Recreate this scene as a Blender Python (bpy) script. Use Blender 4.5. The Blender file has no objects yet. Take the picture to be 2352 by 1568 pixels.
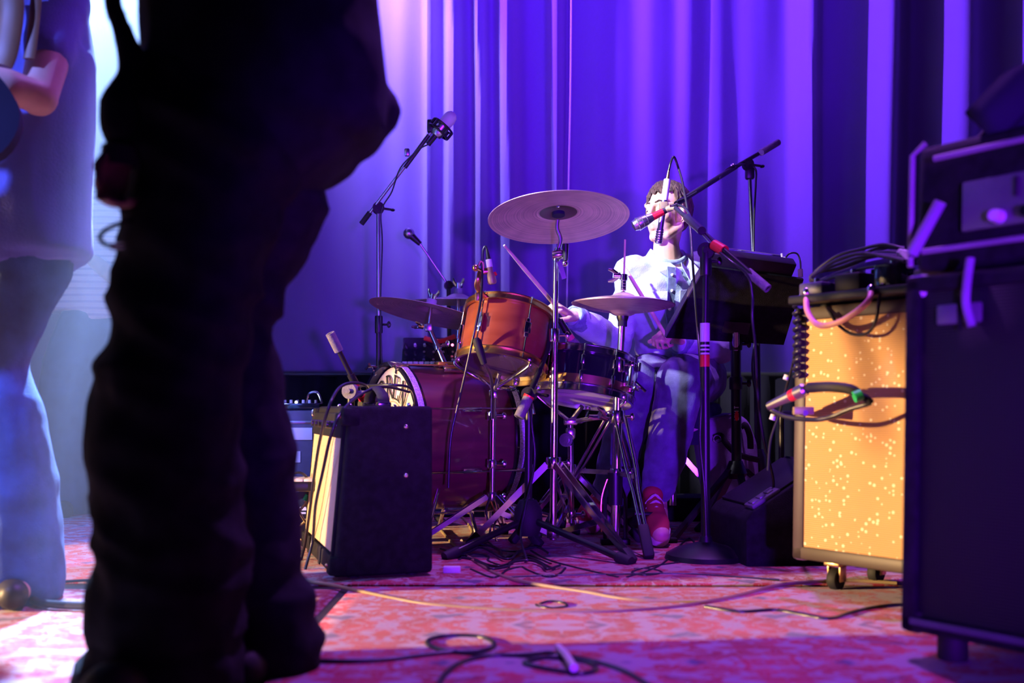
import bpy, bmesh, math, random
from mathutils import Vector, Matrix, noise
V = Vector
random.seed(7)
R = math.radians
scene = bpy.context.scene
COL = scene.collection

# ------------------------------------------------------------------ camera
CAM_H, F, CX, HY = 0.47, 35 / 36 * 2352, 1176.0, 938.0
cd = bpy.data.cameras.new('camera')
cam = bpy.data.objects.new('camera', cd)
COL.objects.link(cam)
cam.location = (0, 0, CAM_H)
cam.rotation_euler = (R(90), 0, 0)
cd.lens = 35
cd.sensor_width = 36
cd.shift_y = (HY - 784) / 2352
cd.clip_start = 0.05
cd.dof.use_dof = True
cd.dof.focus_distance = 3.55
cd.dof.aperture_fstop = 2.0
scene.camera = cam

def P(x, y, d):
    """photo pixel at depth d (metres in front of the lens) -> point on the stage"""
    return V(((x - CX) / F * d, d, CAM_H + (HY - y) / F * d))

def G(x, y):
    """photo pixel that lies on the floor -> floor point"""
    p = P(x, y, F * CAM_H / (y - HY))
    return V((p.x, p.y, 0.0))

def W(px, d):
    return px * d / F

# ------------------------------------------------------------------ world
w = bpy.data.worlds.new('dark_hall')
scene.world = w
w.use_nodes = True
w.node_tree.nodes['Background'].inputs[0].default_value = (0.05, 0.03, 0.35, 1)
w.node_tree.nodes['Background'].inputs[1].default_value = 0.04

# ------------------------------------------------------------------ stage lamps
def spot(name, loc, target, color, power, angle, blend=0.4, size=0.08):
    l = bpy.data.lights.new(name, 'SPOT')
    l.color = color
    l.energy = power
    l.spot_size = R(angle)
    l.spot_blend = blend
    l.shadow_soft_size = size
    o = bpy.data.objects.new(name, l)
    o.location = loc
    o.rotation_euler = (V(target) - V(loc)).to_track_quat('-Z', 'Y').to_euler()
    COL.objects.link(o)
    return o

HAZE = 0.06
spot('back_beam_lamp', (-1.62, 4.75, 3.3), (-1.36, 1.72, 0.0), (0.31, 0.50, 1.0), 10500, 21, 0.45)
spot('curtain_graze_lamp', (-1.05, 4.40, 3.5), (-0.62, 5.05, 2.4), (0.30, 0.23, 1.0), 1350, 44, 1.0)
spot('violet_curtain_lamp', (-3.1, 3.7, 3.6), (1.9, 5.0, 3.0), (0.21, 0.05, 1.0), 6600, 58, 1.0)
spot('violet_front_curtain_lamp', (0.2, 2.4, 4.3), (0.25, 5.1, 3.0), (0.12, 0.012, 1.0), 1150, 64, 1.0)
spot('drummer_lamp', (-2.9, 1.5, 3.1), (0.43, 3.78, 0.95), (0.80, 0.78, 1.0), 4000, 13.5, 0.4)
spot('violet_top_lamp', (0.6, 3.2, 4.1), (0.5, 2.2, 0.0), (0.46, 0.12, 1.0), 700, 68, 0.7)
spot('front_violet_lamp', (0.6, -1.8, 0.3), (0.35, 3.4, 0.75), (0.20, 0.012, 1.0), 1500, 32, 1.0)
spot('amber_side_lamp', (-6.0, 1.3, 1.05), (0.3, 3.05, -0.17), (1.0, 0.62, 0.28), 5400, 19.5, 0.06)
spot('blue_side_lamp', (-2.9, 0.2, 3.3), (-1.62, 2.55, 0.95), (0.16, 0.22, 1.0), 2000, 27, 0.8)

scene.view_settings.view_transform = 'Standard'
scene.view_settings.look = 'None'
scene.view_settings.exposure = 0.0
scene.view_settings.gamma = 1.0
scene.view_settings.use_curve_mapping = False
scene.cycles.max_bounces = 6
scene.cycles.diffuse_bounces = 3
scene.cycles.glossy_bounces = 3
scene.cycles.volume_bounces = 0
scene.cycles.sample_clamp_indirect = 4

# ------------------------------------------------------------------ materials
def _n(nt, typ, **kw):
    n = nt.nodes.new(typ)
    for k, v in kw.items():
        setattr(n, k, v)
    return n

def mat(name, col, rough=0.5, metal=0.0, vary=0.12, scale=9.0, bump=0.0, bscale=60.0, coat=0.0,
        sheen=0.0, col2=None, stretch=(1, 1, 1), emit=None, trans=0.0, spec=0.5):
    m = bpy.data.materials.new(name)
    m.use_nodes = True
    nt = m.node_tree
    b = nt.nodes['Principled BSDF']
    b.inputs['Roughness'].default_value = rough
    b.inputs['Metallic'].default_value = metal
    b.inputs['Coat Weight'].default_value = coat
    b.inputs['Sheen Weight'].default_value = sheen
    b.inputs['Transmission Weight'].default_value = trans
    b.inputs['Specular IOR Level'].default_value = spec
    tc = _n(nt, 'ShaderNodeTexCoord')
    mp = _n(nt, 'ShaderNodeMapping')
    mp.inputs['Scale'].default_value = stretch
    nt.links.new(tc.outputs['Object'], mp.inputs[0])
    nz = _n(nt, 'ShaderNodeTexNoise')
    nz.inputs['Scale'].default_value = scale
    nz.inputs['Detail'].default_value = 5
    nt.links.new(mp.outputs[0], nz.inputs['Vector'])
    cr = _n(nt, 'ShaderNodeValToRGB')
    c2 = col2 if col2 else tuple(min(1, c * (1 + vary)) for c in col)
    c1 = col if col2 else tuple(c * (1 - vary) for c in col)
    cr.color_ramp.elements[0].position = 0.35
    cr.color_ramp.elements[1].position = 0.65
    cr.color_ramp.elements[0].color = (*c1, 1)
    cr.color_ramp.elements[1].color = (*c2, 1)
    nt.links.new(nz.outputs['Fac'], cr.inputs[0])
    nt.links.new(cr.outputs[0], b.inputs['Base Color'])
    if bump:
        n2 = _n(nt, 'ShaderNodeTexNoise')
        n2.inputs['Scale'].default_value = bscale
        n2.inputs['Detail'].default_value = 4
        nt.links.new(mp.outputs[0], n2.inputs['Vector'])
        bp = _n(nt, 'ShaderNodeBump')
        bp.inputs['Strength'].default_value = bump
        bp.inputs['Distance'].default_value = 0.01
        nt.links.new(n2.outputs['Fac'], bp.inputs['Height'])
        nt.links.new(bp.outputs[0], b.inputs['Normal'])
    if emit:
        b.inputs['Emission Color'].default_value = (*emit[0], 1)
        b.inputs['Emission Strength'].default_value = emit[1]
    return m

def math_node(nt, op, a, b=None, c=None):
    n = _n(nt, 'ShaderNodeMath', operation=op)
    for i, x in enumerate((a, b, c)):
        if x is None:
            continue
        if isinstance(x, (int, float)):
            n.inputs[i].default_value = x
        else:
            nt.links.new(x, n.inputs[i])
    return n.outputs[0]

def mix_col(nt, fac, a, b):
    n = _n(nt, 'ShaderNodeMix', data_type='RGBA')
    if isinstance(fac, (int, float)):
        n.inputs[0].default_value = fac
    else:
        nt.links.new(fac, n.inputs[0])
    for i, x in ((6, a), (7, b)):
        if isinstance(x, tuple):
            n.inputs[i].default_value = (*x, 1)
        else:
            nt.links.new(x, n.inputs[i])
    return n.outputs[2]

def ramp(nt, src, p0, p1):
    n = _n(nt, 'ShaderNodeMapRange')
    n.inputs['From Min'].default_value = p0
    n.inputs['From Max'].default_value = p1
    nt.links.new(src, n.inputs['Value'])
    return n.outputs['Result']

def mat_rug(name='persian_rug', field=(0.34, 0.004, 0.04), pale=(0.38, 0.25, 0.37), navy=(0.03, 0.03, 0.16)):
    m = bpy.data.materials.new(name)
    m.use_nodes = True
    nt = m.node_tree
    b = nt.nodes['Principled BSDF']
    b.inputs['Roughness'].default_value = 0.95
    b.inputs['Sheen Weight'].default_value = 0.15
    tc = _n(nt, 'ShaderNodeTexCoord')
    sp = _n(nt, 'ShaderNodeSeparateXYZ')
    nt.links.new(tc.outputs['Object'], sp.inputs[0])
    # mirrored repeat, so the ornaments come out symmetrical like knotted motifs
    def fold(o, k, ph):
        t = math_node(nt, 'MULTIPLY_ADD', o, k, ph)
        f = math_node(nt, 'FRACT', t)
        return math_node(nt, 'ABSOLUTE', math_node(nt, 'SUBTRACT', f, 0.5))
    fx, fy = fold(sp.outputs[0], 1.35, 0.13), fold(sp.outputs[1], 1.6, 0.4)
    cb = _n(nt, 'ShaderNodeCombineXYZ')
    nt.links.new(fx, cb.inputs[0])
    nt.links.new(fy, cb.inputs[1])
    def nz(scale, detail, vec, dist=0.0):
        n = _n(nt, 'ShaderNodeTexNoise')
        n.inputs['Scale'].default_value = scale
        n.inputs['Detail'].default_value = detail
        n.inputs['Distortion'].default_value = dist
        nt.links.new(vec, n.inputs['Vector'])
        return n.outputs['Fac']
    vo = _n(nt, 'ShaderNodeTexVoronoi')
    vo.inputs['Scale'].default_value = 13
    nt.links.new(cb.outputs[0], vo.inputs['Vector'])
    orn = nz(15, 3, cb.outputs[0], 1.2)
    wear = nz(5, 6, tc.outputs['Object'])
    petals = ramp(nt, math_node(nt, 'ADD', orn, math_node(nt, 'MULTIPLY', vo.outputs['Distance'], 0.22)), 0.615, 0.655)
    blue = ramp(nt, nz(9, 2, cb.outputs[0], 0.6), 0.6, 0.66)
    line = ramp(nt, math_node(nt, 'ABSOLUTE', math_node(nt, 'SUBTRACT', orn, 0.44)), 0.018, 0.006)
    f2 = mix_col(nt, ramp(nt, wear, 0.35, 0.7), field, tuple(min(1, c * 1.5 + 0.03) for c in field))
    c = mix_col(nt, petals, f2, pale)
    c = mix_col(nt, math_node(nt, 'MULTIPLY', line, 0.7), c, pale)
    c = mix_col(nt, math_node(nt, 'MULTIPLY', blue, 0.75), c, navy)
    worn = ramp(nt, nz(34, 3, tc.outputs['Object']), 0.62, 0.75)
    c = mix_col(nt, math_node(nt, 'MULTIPLY', worn, 0.35), c, pale)
    nt.links.new(c, b.inputs['Base Color'])
    bp = _n(nt, 'ShaderNodeBump')
    bp.inputs['Strength'].default_value = 0.5
    bp.inputs['Distance'].default_value = 0.004
    nt.links.new(nz(260, 3, tc.outputs['Object']), bp.inputs['Height'])
    nt.links.new(bp.outputs[0], b.inputs['Normal'])
    return m

def mat_grille(name, base, dark, spark=0.0, pitch=330.0):
    """woven speaker cloth: rows and columns of thread, some with metallic flecks"""
    m = bpy.data.materials.new(name)
    m.use_nodes = True
    nt = m.node_tree
    b = nt.nodes['Principled BSDF']
    b.inputs['Roughness'].default_value = 0.6
    tc = _n(nt, 'ShaderNodeTexCoord')
    sp = _n(nt, 'ShaderNodeSeparateXYZ')
    nt.links.new(tc.outputs['Object'], sp.inputs[0])
    rows = math_node(nt, 'SINE', math_node(nt, 'MULTIPLY', sp.outputs[2], pitch * 3.6))
    cols = math_node(nt, 'SINE', math_node(nt, 'MULTIPLY', sp.outputs[0], pitch * 4.0))
    h = math_node(nt, 'MULTIPLY_ADD', cols, 0.35, rows)
    fac = ramp(nt, h, -1.1, 0.3)
    nz = _n(nt, 'ShaderNodeTexNoise')
    nz.inputs['Scale'].default_value = 6
    nt.links.new(tc.outputs['Object'], nz.inputs['Vector'])
    c = mix_col(nt, ramp(nt, nz.outputs['Fac'], 0.3, 0.7), base, tuple(x * 0.85 for x in base))
    c = mix_col(nt, fac, dark, c)
    if spark:
        vo = _n(nt, 'ShaderNodeTexVoronoi')
        vo.inputs['Scale'].default_value = 95
        nt.links.new(tc.outputs['Object'], vo.inputs['Vector'])
        cs = _n(nt, 'ShaderNodeSeparateColor')
        nt.links.new(vo.outputs['Color'], cs.inputs[0])
        pick = math_node(nt, 'GREATER_THAN', cs.outputs[0], 1 - spark)
        dot = math_node(nt, 'LESS_THAN', vo.outputs['Distance'], 0.38)
        f = math_node(nt, 'MULTIPLY', pick, dot)
        c = mix_col(nt, f, c, (1.0, 0.9, 0.62))
        rr = _n(nt, 'ShaderNodeMapRange')
        rr.inputs['To Min'].default_value = 0.6
        rr.inputs['To Max'].default_value = 0.3
        nt.links.new(f, rr.inputs['Value'])
        nt.links.new(rr.outputs[0], b.inputs['Roughness'])
    nt.links.new(c, b.inputs['Base Color'])
    bp = _n(nt, 'ShaderNodeBump')
    bp.inputs['Strength'].default_value = 0.4
    bp.inputs['Distance'].default_value = 0.002
    nt.links.new(h, bp.inputs['Height'])
    nt.links.new(bp.outputs[0], b.inputs['Normal'])
    return m

def mat_stripes(name, a, bcol, pitch):
    m = bpy.data.materials.new(name)
    m.use_nodes = True
    nt = m.node_tree
    b = nt.nodes['Principled BSDF']
    b.inputs['Roughness'].default_value = 0.9
    tc = _n(nt, 'ShaderNodeTexCoord')
    sp = _n(nt, 'ShaderNodeSeparateXYZ')
    nt.links.new(tc.outputs['Object'], sp.inputs[0])
    s = math_node(nt, 'SINE', math_node(nt, 'MULTIPLY', sp.outputs[2], 6.283 / pitch))
    nt.links.new(mix_col(nt, ramp(nt, s, 0.3, 0.6), a, bcol), b.inputs['Base Color'])
    return m

def mat_cymbal(name, c1, c2, rough=0.38, cup=0.0):
    """lathed bronze: fine grooves round the cup"""
    m = bpy.data.materials.new(name)
    m.use_nodes = True
    nt = m.node_tree
    b = nt.nodes['Principled BSDF']
    b.inputs['Metallic'].default_value = 0.7
    b.inputs['Roughness'].default_value = rough
    tc = _n(nt, 'ShaderNodeTexCoord')
    sp = _n(nt, 'ShaderNodeSeparateXYZ')
    nt.links.new(tc.outputs['Object'], sp.inputs[0])
    r = math_node(nt, 'SQRT', math_node(nt, 'ADD', math_node(nt, 'MULTIPLY', sp.outputs[0], sp.outputs[0]),
                                        math_node(nt, 'MULTIPLY', sp.outputs[1], sp.outputs[1])))
    n1 = _n(nt, 'ShaderNodeTexNoise')
    n1.noise_dimensions = '1D'
    n1.inputs['Scale'].default_value = 190
    n1.inputs['Detail'].default_value = 3
    nt.links.new(r, n1.inputs['W'])
    n2 = _n(nt, 'ShaderNodeTexNoise')
    n2.inputs['Scale'].default_value = 14
    n2.inputs['Detail'].default_value = 5
    nt.links.new(tc.outputs['Object'], n2.inputs['Vector'])
    f = math_node(nt, 'MULTIPLY_ADD', n1.outputs['Fac'], 0.6, math_node(nt, 'MULTIPLY', n2.outputs['Fac'], 0.5))
    col = mix_col(nt, ramp(nt, f, 0.4, 0.7), c1, c2)
    if cup:                          # the cup is coloured darker
        col = mix_col(nt, math_node(nt, 'LESS_THAN', r, cup), col, tuple(x * 0.3 for x in c1))
    nt.links.new(col, b.inputs['Base Color'])
    bp = _n(nt, 'ShaderNodeBump')
    bp.inputs['Strength'].default_value = 0.12
    bp.inputs['Distance'].default_value = 0.002
    nt.links.new(n1.outputs['Fac'], bp.inputs['Height'])
    nt.links.new(bp.outputs[0], b.inputs['Normal'])
    return m

MT = {}
MT['chrome'] = mat('chrome', (0.78, 0.78, 0.8), 0.16, 1.0, 0.06)
MT['steel'] = mat('brushed_steel', (0.5, 0.5, 0.52), 0.32, 1.0, 0.1)
MT['brass'] = mat('brass_plate', (0.75, 0.52, 0.22), 0.3, 1.0, 0.15)
MT['blackmetal'] = mat('black_painted_metal', (0.012, 0.012, 0.014), 0.38, 0.0, 0.2)
MT['blackrub'] = mat('black_rubber', (0.012, 0.012, 0.013), 0.7, 0.0, 0.3)
MT['tolex'] = mat('black_tolex', (0.010, 0.009, 0.014), 0.6, 0.0, 0.4, 40, 0.5, 420, spec=0.22)
MT['tolex_matte'] = mat('black_cab_vinyl', (0.010, 0.009, 0.015), 0.75, 0.0, 0.4, 40, 0.5, 420, spec=0.2)
MT['case'] = mat('grey_case_laminate', (0.09, 0.08, 0.12), 0.5, 0.0, 0.2, 14)
MT['white'] = mat('white_plastic', (0.75, 0.75, 0.75), 0.4, 0.0, 0.05)
MT['red'] = mat('red_plastic', (0.75, 0.015, 0.03), 0.4, 0.0, 0.1)
MT['pink'] = mat('pink_band', (0.8, 0.12, 0.2), 0.5, 0.0, 0.1)
MT['green'] = mat('green_tape', (0.02, 0.5, 0.14), 0.5, 0.0, 0.1)
MT['greygrip'] = mat('grey_foam_grip', (0.2, 0.19, 0.2), 0.75, 0.0, 0.15, 60, 0.3, 200)
MT['cable'] = mat('black_cable', (0.02, 0.02, 0.026), 0.3, 0.0, 0.2)
MT['cable_pink'] = mat('pink_cable', (0.85, 0.4, 0.36), 0.4, 0.0, 0.05)
MT['cable_tan'] = mat('tan_cable', (0.3, 0.23, 0.12), 0.45, 0.0, 0.1)
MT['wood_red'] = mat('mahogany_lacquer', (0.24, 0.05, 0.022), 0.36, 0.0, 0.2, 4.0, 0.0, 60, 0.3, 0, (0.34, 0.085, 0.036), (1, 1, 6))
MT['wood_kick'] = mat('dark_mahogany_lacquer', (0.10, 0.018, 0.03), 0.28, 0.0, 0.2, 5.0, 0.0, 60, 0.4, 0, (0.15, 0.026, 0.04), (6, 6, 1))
MT['stick'] = mat('maple_stick', (0.78, 0.56, 0.42), 0.5, 0.0, 0.08, 30)
MT['head_cream'] = mat('cream_drum_head', (0.80, 0.70, 0.58), 0.6, 0.0, 0.04, 5)
MT['head_clear'] = mat('smoky_drum_head', (0.10, 0.06, 0.10), 0.12, 0.0, 0.15, 8, coat=0.6)
MT['head_white'] = mat('white_drum_head', (0.7, 0.66, 0.64), 0.55, 0.0, 0.05)
MT['snare'] = mat('black_lacquer', (0.012, 0.012, 0.02), 0.12, 0.0, 0.2, coat=0.6)
MT['inlay'] = mat('silver_sparkle', (0.62, 0.62, 0.7), 0.4, 0.0, 0.4, 180)
MT['ink'] = mat('black_ink', (0.012, 0.01, 0.02), 0.6)
MT['ink_tan'] = mat('tan_ink', (0.48, 0.36, 0.28), 0.6)
MT['cymbal'] = mat_cymbal('violet_lit_bronze', (0.50, 0.32, 0.38), (0.78, 0.50, 0.56), 0.55, 0.064)  # pink tint in the bronze stands in for violet light
MT['cymbal_hat'] = mat_cymbal('violet_lit_hat_bronze', (0.40, 0.25, 0.30), (0.64, 0.42, 0.46), 0.48)  # same pink tint, violet light put into the base colour
MT['cymbal_pale'] = mat_cymbal('pale_bronze', (0.75, 0.66, 0.5), (0.9, 0.82, 0.66), 0.5)
MT['grille_gold'] = mat_grille('gold_sparkle_cloth', (0.80, 0.46, 0.20), (0.52, 0.28, 0.11), 0.22, 330)
MT['grille_cream'] = mat_grille('cream_grille_cloth', (0.85, 0.62, 0.36), (0.55, 0.36, 0.2), 0.0, 420)
MT['grille_black'] = mat_grille('black_grille_cloth', (0.010, 0.009, 0.016), (0.006, 0.005, 0.009), 0.0, 300)
MT['skin'] = mat('skin', (0.68, 0.40, 0.30), 0.5, 0.0, 0.06, 25)
MT['skin_dim'] = mat('tanned_skin', (0.52, 0.28, 0.2), 0.5, 0.0, 0.06, 25)
MT['hair'] = mat('brown_hair', (0.04, 0.02, 0.015), 0.38, 0.0, 0.5, 30, 0.8, 160, 0, 0, (0.24, 0.14, 0.10), (6, 6, 1))
MT['shirt'] = mat('pale_denim', (0.40, 0.50, 0.62), 0.85, 0.0, 0.12, 16, 0.3, 300, 0, 0.2)
MT['shirt_seam'] = mat('denim_seam', (0.17, 0.23, 0.36), 0.85, 0.0, 0.2, 60)
MT['jeans'] = mat('blue_jeans', (0.11, 0.11, 0.21), 0.9, 0.0, 0.3, 18, 0.3, 300, 0, 0.1)
MT['jeans_pale'] = mat('faded_jeans', (0.05, 0.13, 0.34), 0.9, 0.0, 0.3, 12, 0.3, 300, 0, 0.1)
MT['tee'] = mat('lilac_tee', (0.16, 0.18, 0.58), 0.9, 0.0, 0.08, 8, 0.2, 200, 0, 0.2)
MT['stripe'] = mat_stripes('pale_striped_shirt', (0.78, 0.76, 0.82), (0.55, 0.52, 0.65), 0.028)
MT['trouser'] = mat('slate_trousers', (0.04, 0.09, 0.22), 0.9, 0.0, 0.2)
MT['black_cotton'] = mat('black_cotton', (0.017, 0.017, 0.022), 0.95, 0.0, 0.3, 20, 0.2, 300, 0, 0.0, spec=0.15)
MT['black_jacket'] = mat('black_jacket', (0.015, 0.015, 0.022), 0.85, 0.0, 0.3, 20, 0.2, 300, 0, 0.0, spec=0.2)
MT['grey_sleeve'] = mat('grey_cuff', (0.05, 0.055, 0.06), 0.9)
MT['leather'] = mat('tan_leather', (0.32, 0.17, 0.07), 0.5, 0.0, 0.2)
MT['belt'] = mat('black_belt', (0.015, 0.013, 0.013), 0.5)
MT['shoe_red'] = mat('red_suede', (0.5, 0.04, 0.06), 0.85, 0.0, 0.15)
MT['sole'] = mat('cream_sole', (0.62, 0.52, 0.46), 0.75, 0.0, 0.15, 20)
MT['lace'] = mat('white_lace', (0.7, 0.6, 0.6), 0.8)
MT['bag'] = mat('grey_nylon', (0.30, 0.27, 0.38), 0.8, 0.0, 0.15, 12, 0.3, 300)
MT['star'] = mat('pink_star', (0.55, 0.3, 0.36), 0.8)
MT['navy'] = mat('navy_cloth', (0.012, 0.012, 0.04), 0.9)
MT['curtain'] = mat('velour_curtain', (0.19, 0.155, 0.30), 0.9, 0.0, 0.05, 3.0, 0.15, 300, 0, 0.25, stretch=(1, 1, 0.15))
MT['floor'] = mat('black_stage_boards', (0.02, 0.018, 0.018), 0.6, 0.0, 0.3, 3, 0.2, 40, stretch=(1, 8, 1))
MT['wall'] = mat('dark_plaster', (0.02, 0.02, 0.03), 0.9)
MT['rug'] = mat_rug()
MT['rug2'] = mat_rug('brick_red_rug', (0.30, 0.012, 0.03), (0.42, 0.28, 0.28), (0.02, 0.02, 0.08))
MT['led_white'] = mat('led_white', (0.9, 0.9, 1.0), 0.3, emit=((0.7, 0.8, 1.0), 6))
MT['led_pink'] = mat('led_pink', (1.0, 0.3, 0.6), 0.3, emit=((1.0, 0.15, 0.4), 6))
MT['trim_brown'] = mat('brown_cab_edge', (0.06, 0.04, 0.03), 0.5)
MT['skirt'] = mat('black_velvet', (0.006, 0.005, 0.01), 0.95, spec=0.1)
MT['piping'] = mat('grey_piping', (0.30, 0.28, 0.32), 0.5)
MT['pile'] = mat('grey_cable', (0.06, 0.055, 0.075), 0.28)
MT['knob'] = mat('knob_plastic', (0.03, 0.03, 0.035), 0.3)
MT['panel'] = mat('grey_panel', (0.16, 0.16, 0.19), 0.4, 0.3)
MT['keys'] = mat('ivory_keys', (0.7, 0.7, 0.68), 0.4)

# ------------------------------------------------------------------ mesh helpers
def fr(o, z=(0, 0, 1), x=None):
    """frame with the given z axis (and x hint) at o"""
    z = V(z).normalized()
    x = V(x) if x is not None else (V((1, 0, 0)) if abs(z.x) < 0.9 else V((0, 1, 0)))
    x = (x - z * x.dot(z)).normalized()
    y = z.cross(x)
    m = Matrix((x, y, z)).transposed().to_4x4()
    m.translation = V(o)
    return m

def spline(pts, n=8, closed=False):
    pts = [V(p) for p in pts]
    out = []
    N = len(pts)
    rng = range(N if closed else N - 1)
    for i in rng:
        if closed:
            p0, p1, p2, p3 = pts[(i - 1) % N], pts[i], pts[(i + 1) % N], pts[(i + 2) % N]
        else:
            p0, p1, p2, p3 = pts[max(i - 1, 0)], pts[i], pts[i + 1], pts[min(i + 2, N - 1)]
        for k in range(n):
            t = k / n
            out.append(0.5 * ((2 * p1) + (p2 - p0) * t + (2 * p0 - 5 * p1 + 4 * p2 - p3) * t * t + (3 * p1 - p0 - 3 * p2 + p3) * t ** 3))
    if not closed:
        out.append(pts[-1])
    return out

class MB:
    def __init__(s):
        s.v, s.f = [], []

    def add(s, vs, fs, M=None):
        o = len(s.v)
        s.v += [(M @ V(p)) if M is not None else V(p) for p in vs]
        s.f += [tuple(i + o for i in f) for f in fs]
        return s

    def box(s, c, size, M=None, bev=0.0, seg=2):
        bm = bmesh.new()
        bmesh.ops.create_cube(bm, size=1)
        for v in bm.verts:
            v.co = V((v.co.x * size[0], v.co.y * size[1], v.co.z * size[2])) + V(c)
        if bev:
            bmesh.ops.bevel(bm, geom=bm.edges[:], offset=bev, segments=seg, affect='EDGES', profile=0.5)
        bm.verts.index_update()
        s.add([v.co.copy() for v in bm.verts], [[v.index for v in f.verts] for f in bm.faces], M)
        bm.free()
        return s

    def tube(s, pts, r, n=10, closed=False, M=None, flat=1.0, hint=None):
        pts = [V(p) for p in pts]
        N = len(pts)
        rs = r if isinstance(r, (list, tuple)) else [r] * N
        vs, fs = [], []
        t0 = ((pts[1] - pts[0]) if not closed else (pts[1] - pts[-1])).normalized()
        h = V(hint) if hint is not None else (V((0, 0, 1)) if abs(t0.z) < 0.9 else V((1, 0, 0)))
        a = (h - t0 * h.dot(t0)).normalized()
        for i, p in enumerate(pts):
            if closed:
                t = (pts[(i + 1) % N] - pts[i - 1])
            else:
                t = pts[min(i + 1, N - 1)] - pts[max(i - 1, 0)]
            t = t.normalized() if t.length > 1e-9 else t0
            a = a - t * a.dot(t)
            a = a.normalized() if a.length > 1e-6 else t.orthogonal().normalized()
            b = t.cross(a)
            for k in range(n):
                q = 2 * math.pi * k / n
                vs.append(p + a * (math.cos(q) * rs[i]) + b * (math.sin(q) * rs[i] * flat))
        for i in range(N if closed else N - 1):
            for k in range(n):
                j, k2 = (i + 1) % N, (k + 1) % n
                fs.append((i * n + k, i * n + k2, j * n + k2, j * n + k))
        if not closed:
            fs.append(tuple(range(n - 1, -1, -1)))
            fs.append(tuple(range((N - 1) * n, N * n)))
        return s.add(vs, fs, M)

    def rod(s, a, b, r, n=12, r2=None, M=None):
        return s.tube([a, b], [r, r if r2 is None else r2], n, M=M)

    def bar(s, a, b, wid, thick, up=(0, 0, 1), M=None, bev=0.0):
        """flat bar from a to b, wid across, thick along 'up'"""
        a, b = V(a), V(b)
        f = fr((a + b) / 2, b - a, V(b - a).cross(V(up)) if V(b - a).cross(V(up)).length > 1e-6 else None)
        return s.box((0, 0, 0), (wid, thick, (b - a).length), (M @ f) if M is not None else f, bev)

    def lathe(s, prof, n=32, M=None, closed=False):
        vs, fs, rings = [], [], []
        for r, z in prof:
            if r < 1e-6:
                rings.append([len(vs)])
                vs.append(V((0, 0, z)))
            else:
                rings.append(list(range(len(vs), len(vs) + n)))
                vs += [V((r * math.cos(2 * math.pi * k / n), r * math.sin(2 * math.pi * k / n), z)) for k in range(n)]
        L = len(rings)
        for i in range(L if closed else L - 1):
            a, b = rings[i], rings[(i + 1) % L]
            for k in range(n):
                k2 = (k + 1) % n
                if len(a) == 1 and len(b) == 1:
                    continue
                if len(a) == 1:
                    fs.append((a[0], b[k2], b[k]))
                elif len(b) == 1:
                    fs.append((a[k], a[k2], b[0]))
                else:
                    fs.append((a[k], a[k2], b[k2], b[k]))
        return s.add(vs, fs, M)

    def ball(s, c, r, n=12, sc=(1, 1, 1), M=None):
        m = n // 2
        prof = [(math.sin(math.pi * i / m), -math.cos(math.pi * i / m)) for i in range(m + 1)]
        T = Matrix.Translation(V(c)) @ Matrix.Diagonal((r * sc[0], r * sc[1], r * sc[2], 1))
        return s.lathe([(0 if (i in (0, m)) else a, b) for i, (a, b) in enumerate(prof)], n, (M @ T) if M is not None else T)

    def prism(s, poly, h, M=None):
        """polygon in local xy pushed h along local z"""
        n = len(poly)
        vs = [V((p[0], p[1], 0)) for p in poly] + [V((p[0], p[1], h)) for p in poly]
        fs = [tuple(range(n - 1, -1, -1)), tuple(range(n, 2 * n))] + [(i, (i + 1) % n, n + (i + 1) % n, n + i) for i in range(n)]
        return s.add(vs, fs, M)

    def build(s, name, material, parent=None, angle=38, label=None, local=None):
        me = bpy.data.meshes.new(name)
        vs = s.v
        if local is not None:          # keep a frame of its own (for textures that follow the object)
            inv = local.inverted()
            me.from_pydata([inv @ p for p in vs], [], s.f)
        else:
            lo = V((min(p[i] for p in vs) for i in range(3)))
            hi = V((max(p[i] for p in vs) for i in range(3)))
            c = (lo + hi) / 2
            me.from_pydata([p - c for p in vs], [], s.f)
        me.update()
        bm = bmesh.new()
        bm.from_mesh(me)
        bmesh.ops.recalc_face_normals(bm, faces=bm.faces[:])
        bm.to_mesh(me)
        bm.free()
        me.polygons.foreach_set('use_smooth', [True] * len(me.polygons))
        me.set_sharp_from_angle(angle=R(angle))
        me.materials.append(MT[material] if isinstance(material, str) else material)
        o = bpy.data.objects.new(name, me)
        COL.objects.link(o)
        o.matrix_basis = local if local is not None else Matrix.Translation(c)
        if parent is not None:
            attach(o, parent)
        if label:
            o['label'] = label
        return o

WORLD = {}
def wmat(o):
    return WORLD.get(o.name, o.matrix_basis.copy())

def attach(o, parent):
    o.parent = parent
    WORLD[o.name] = o.matrix_basis.copy()
    o.matrix_parent_inverse = wmat(parent).inverted()

def tag(o, label, cat, group=None, kind=None):
    o['label'] = label
    o['category'] = cat
    if group:
        o['group'] = group
    if kind:
        o['kind'] = kind
    return o

def thing(name, loc, label, cat, group=None):
    o = bpy.data.objects.new(name, None)
    o.empty_display_size = 0.1
    o.location = loc
    o.matrix_basis = Matrix.Translation(V(loc))
    COL.objects.link(o)
    WORLD[o.name] = Matrix.Translation(V(loc))
    return tag(o, label, cat, group)

def struct(o):
    o['kind'] = 'structure'
    return o

def cable(name, pts, r, material, label, group=None, n=6, parent=None, cat='cable'):
    o = MB().tube(spline(pts, n), r, 8).build(name, material, parent, 60)
    if parent is None:
        tag(o, label, cat, group)
    return o

# ================================================================== the setting
FLOOR_Z = -0.006
o = MB().box((0, 2.9, FLOOR_Z - 0.02), (11, 8.6, 0.04)).build('floor', 'floor')
struct(o)
o = MB().box((0, 6.6, 2.4), (11, 0.1, 4.9)).build('wall_back', 'wall')
struct(o)

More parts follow.
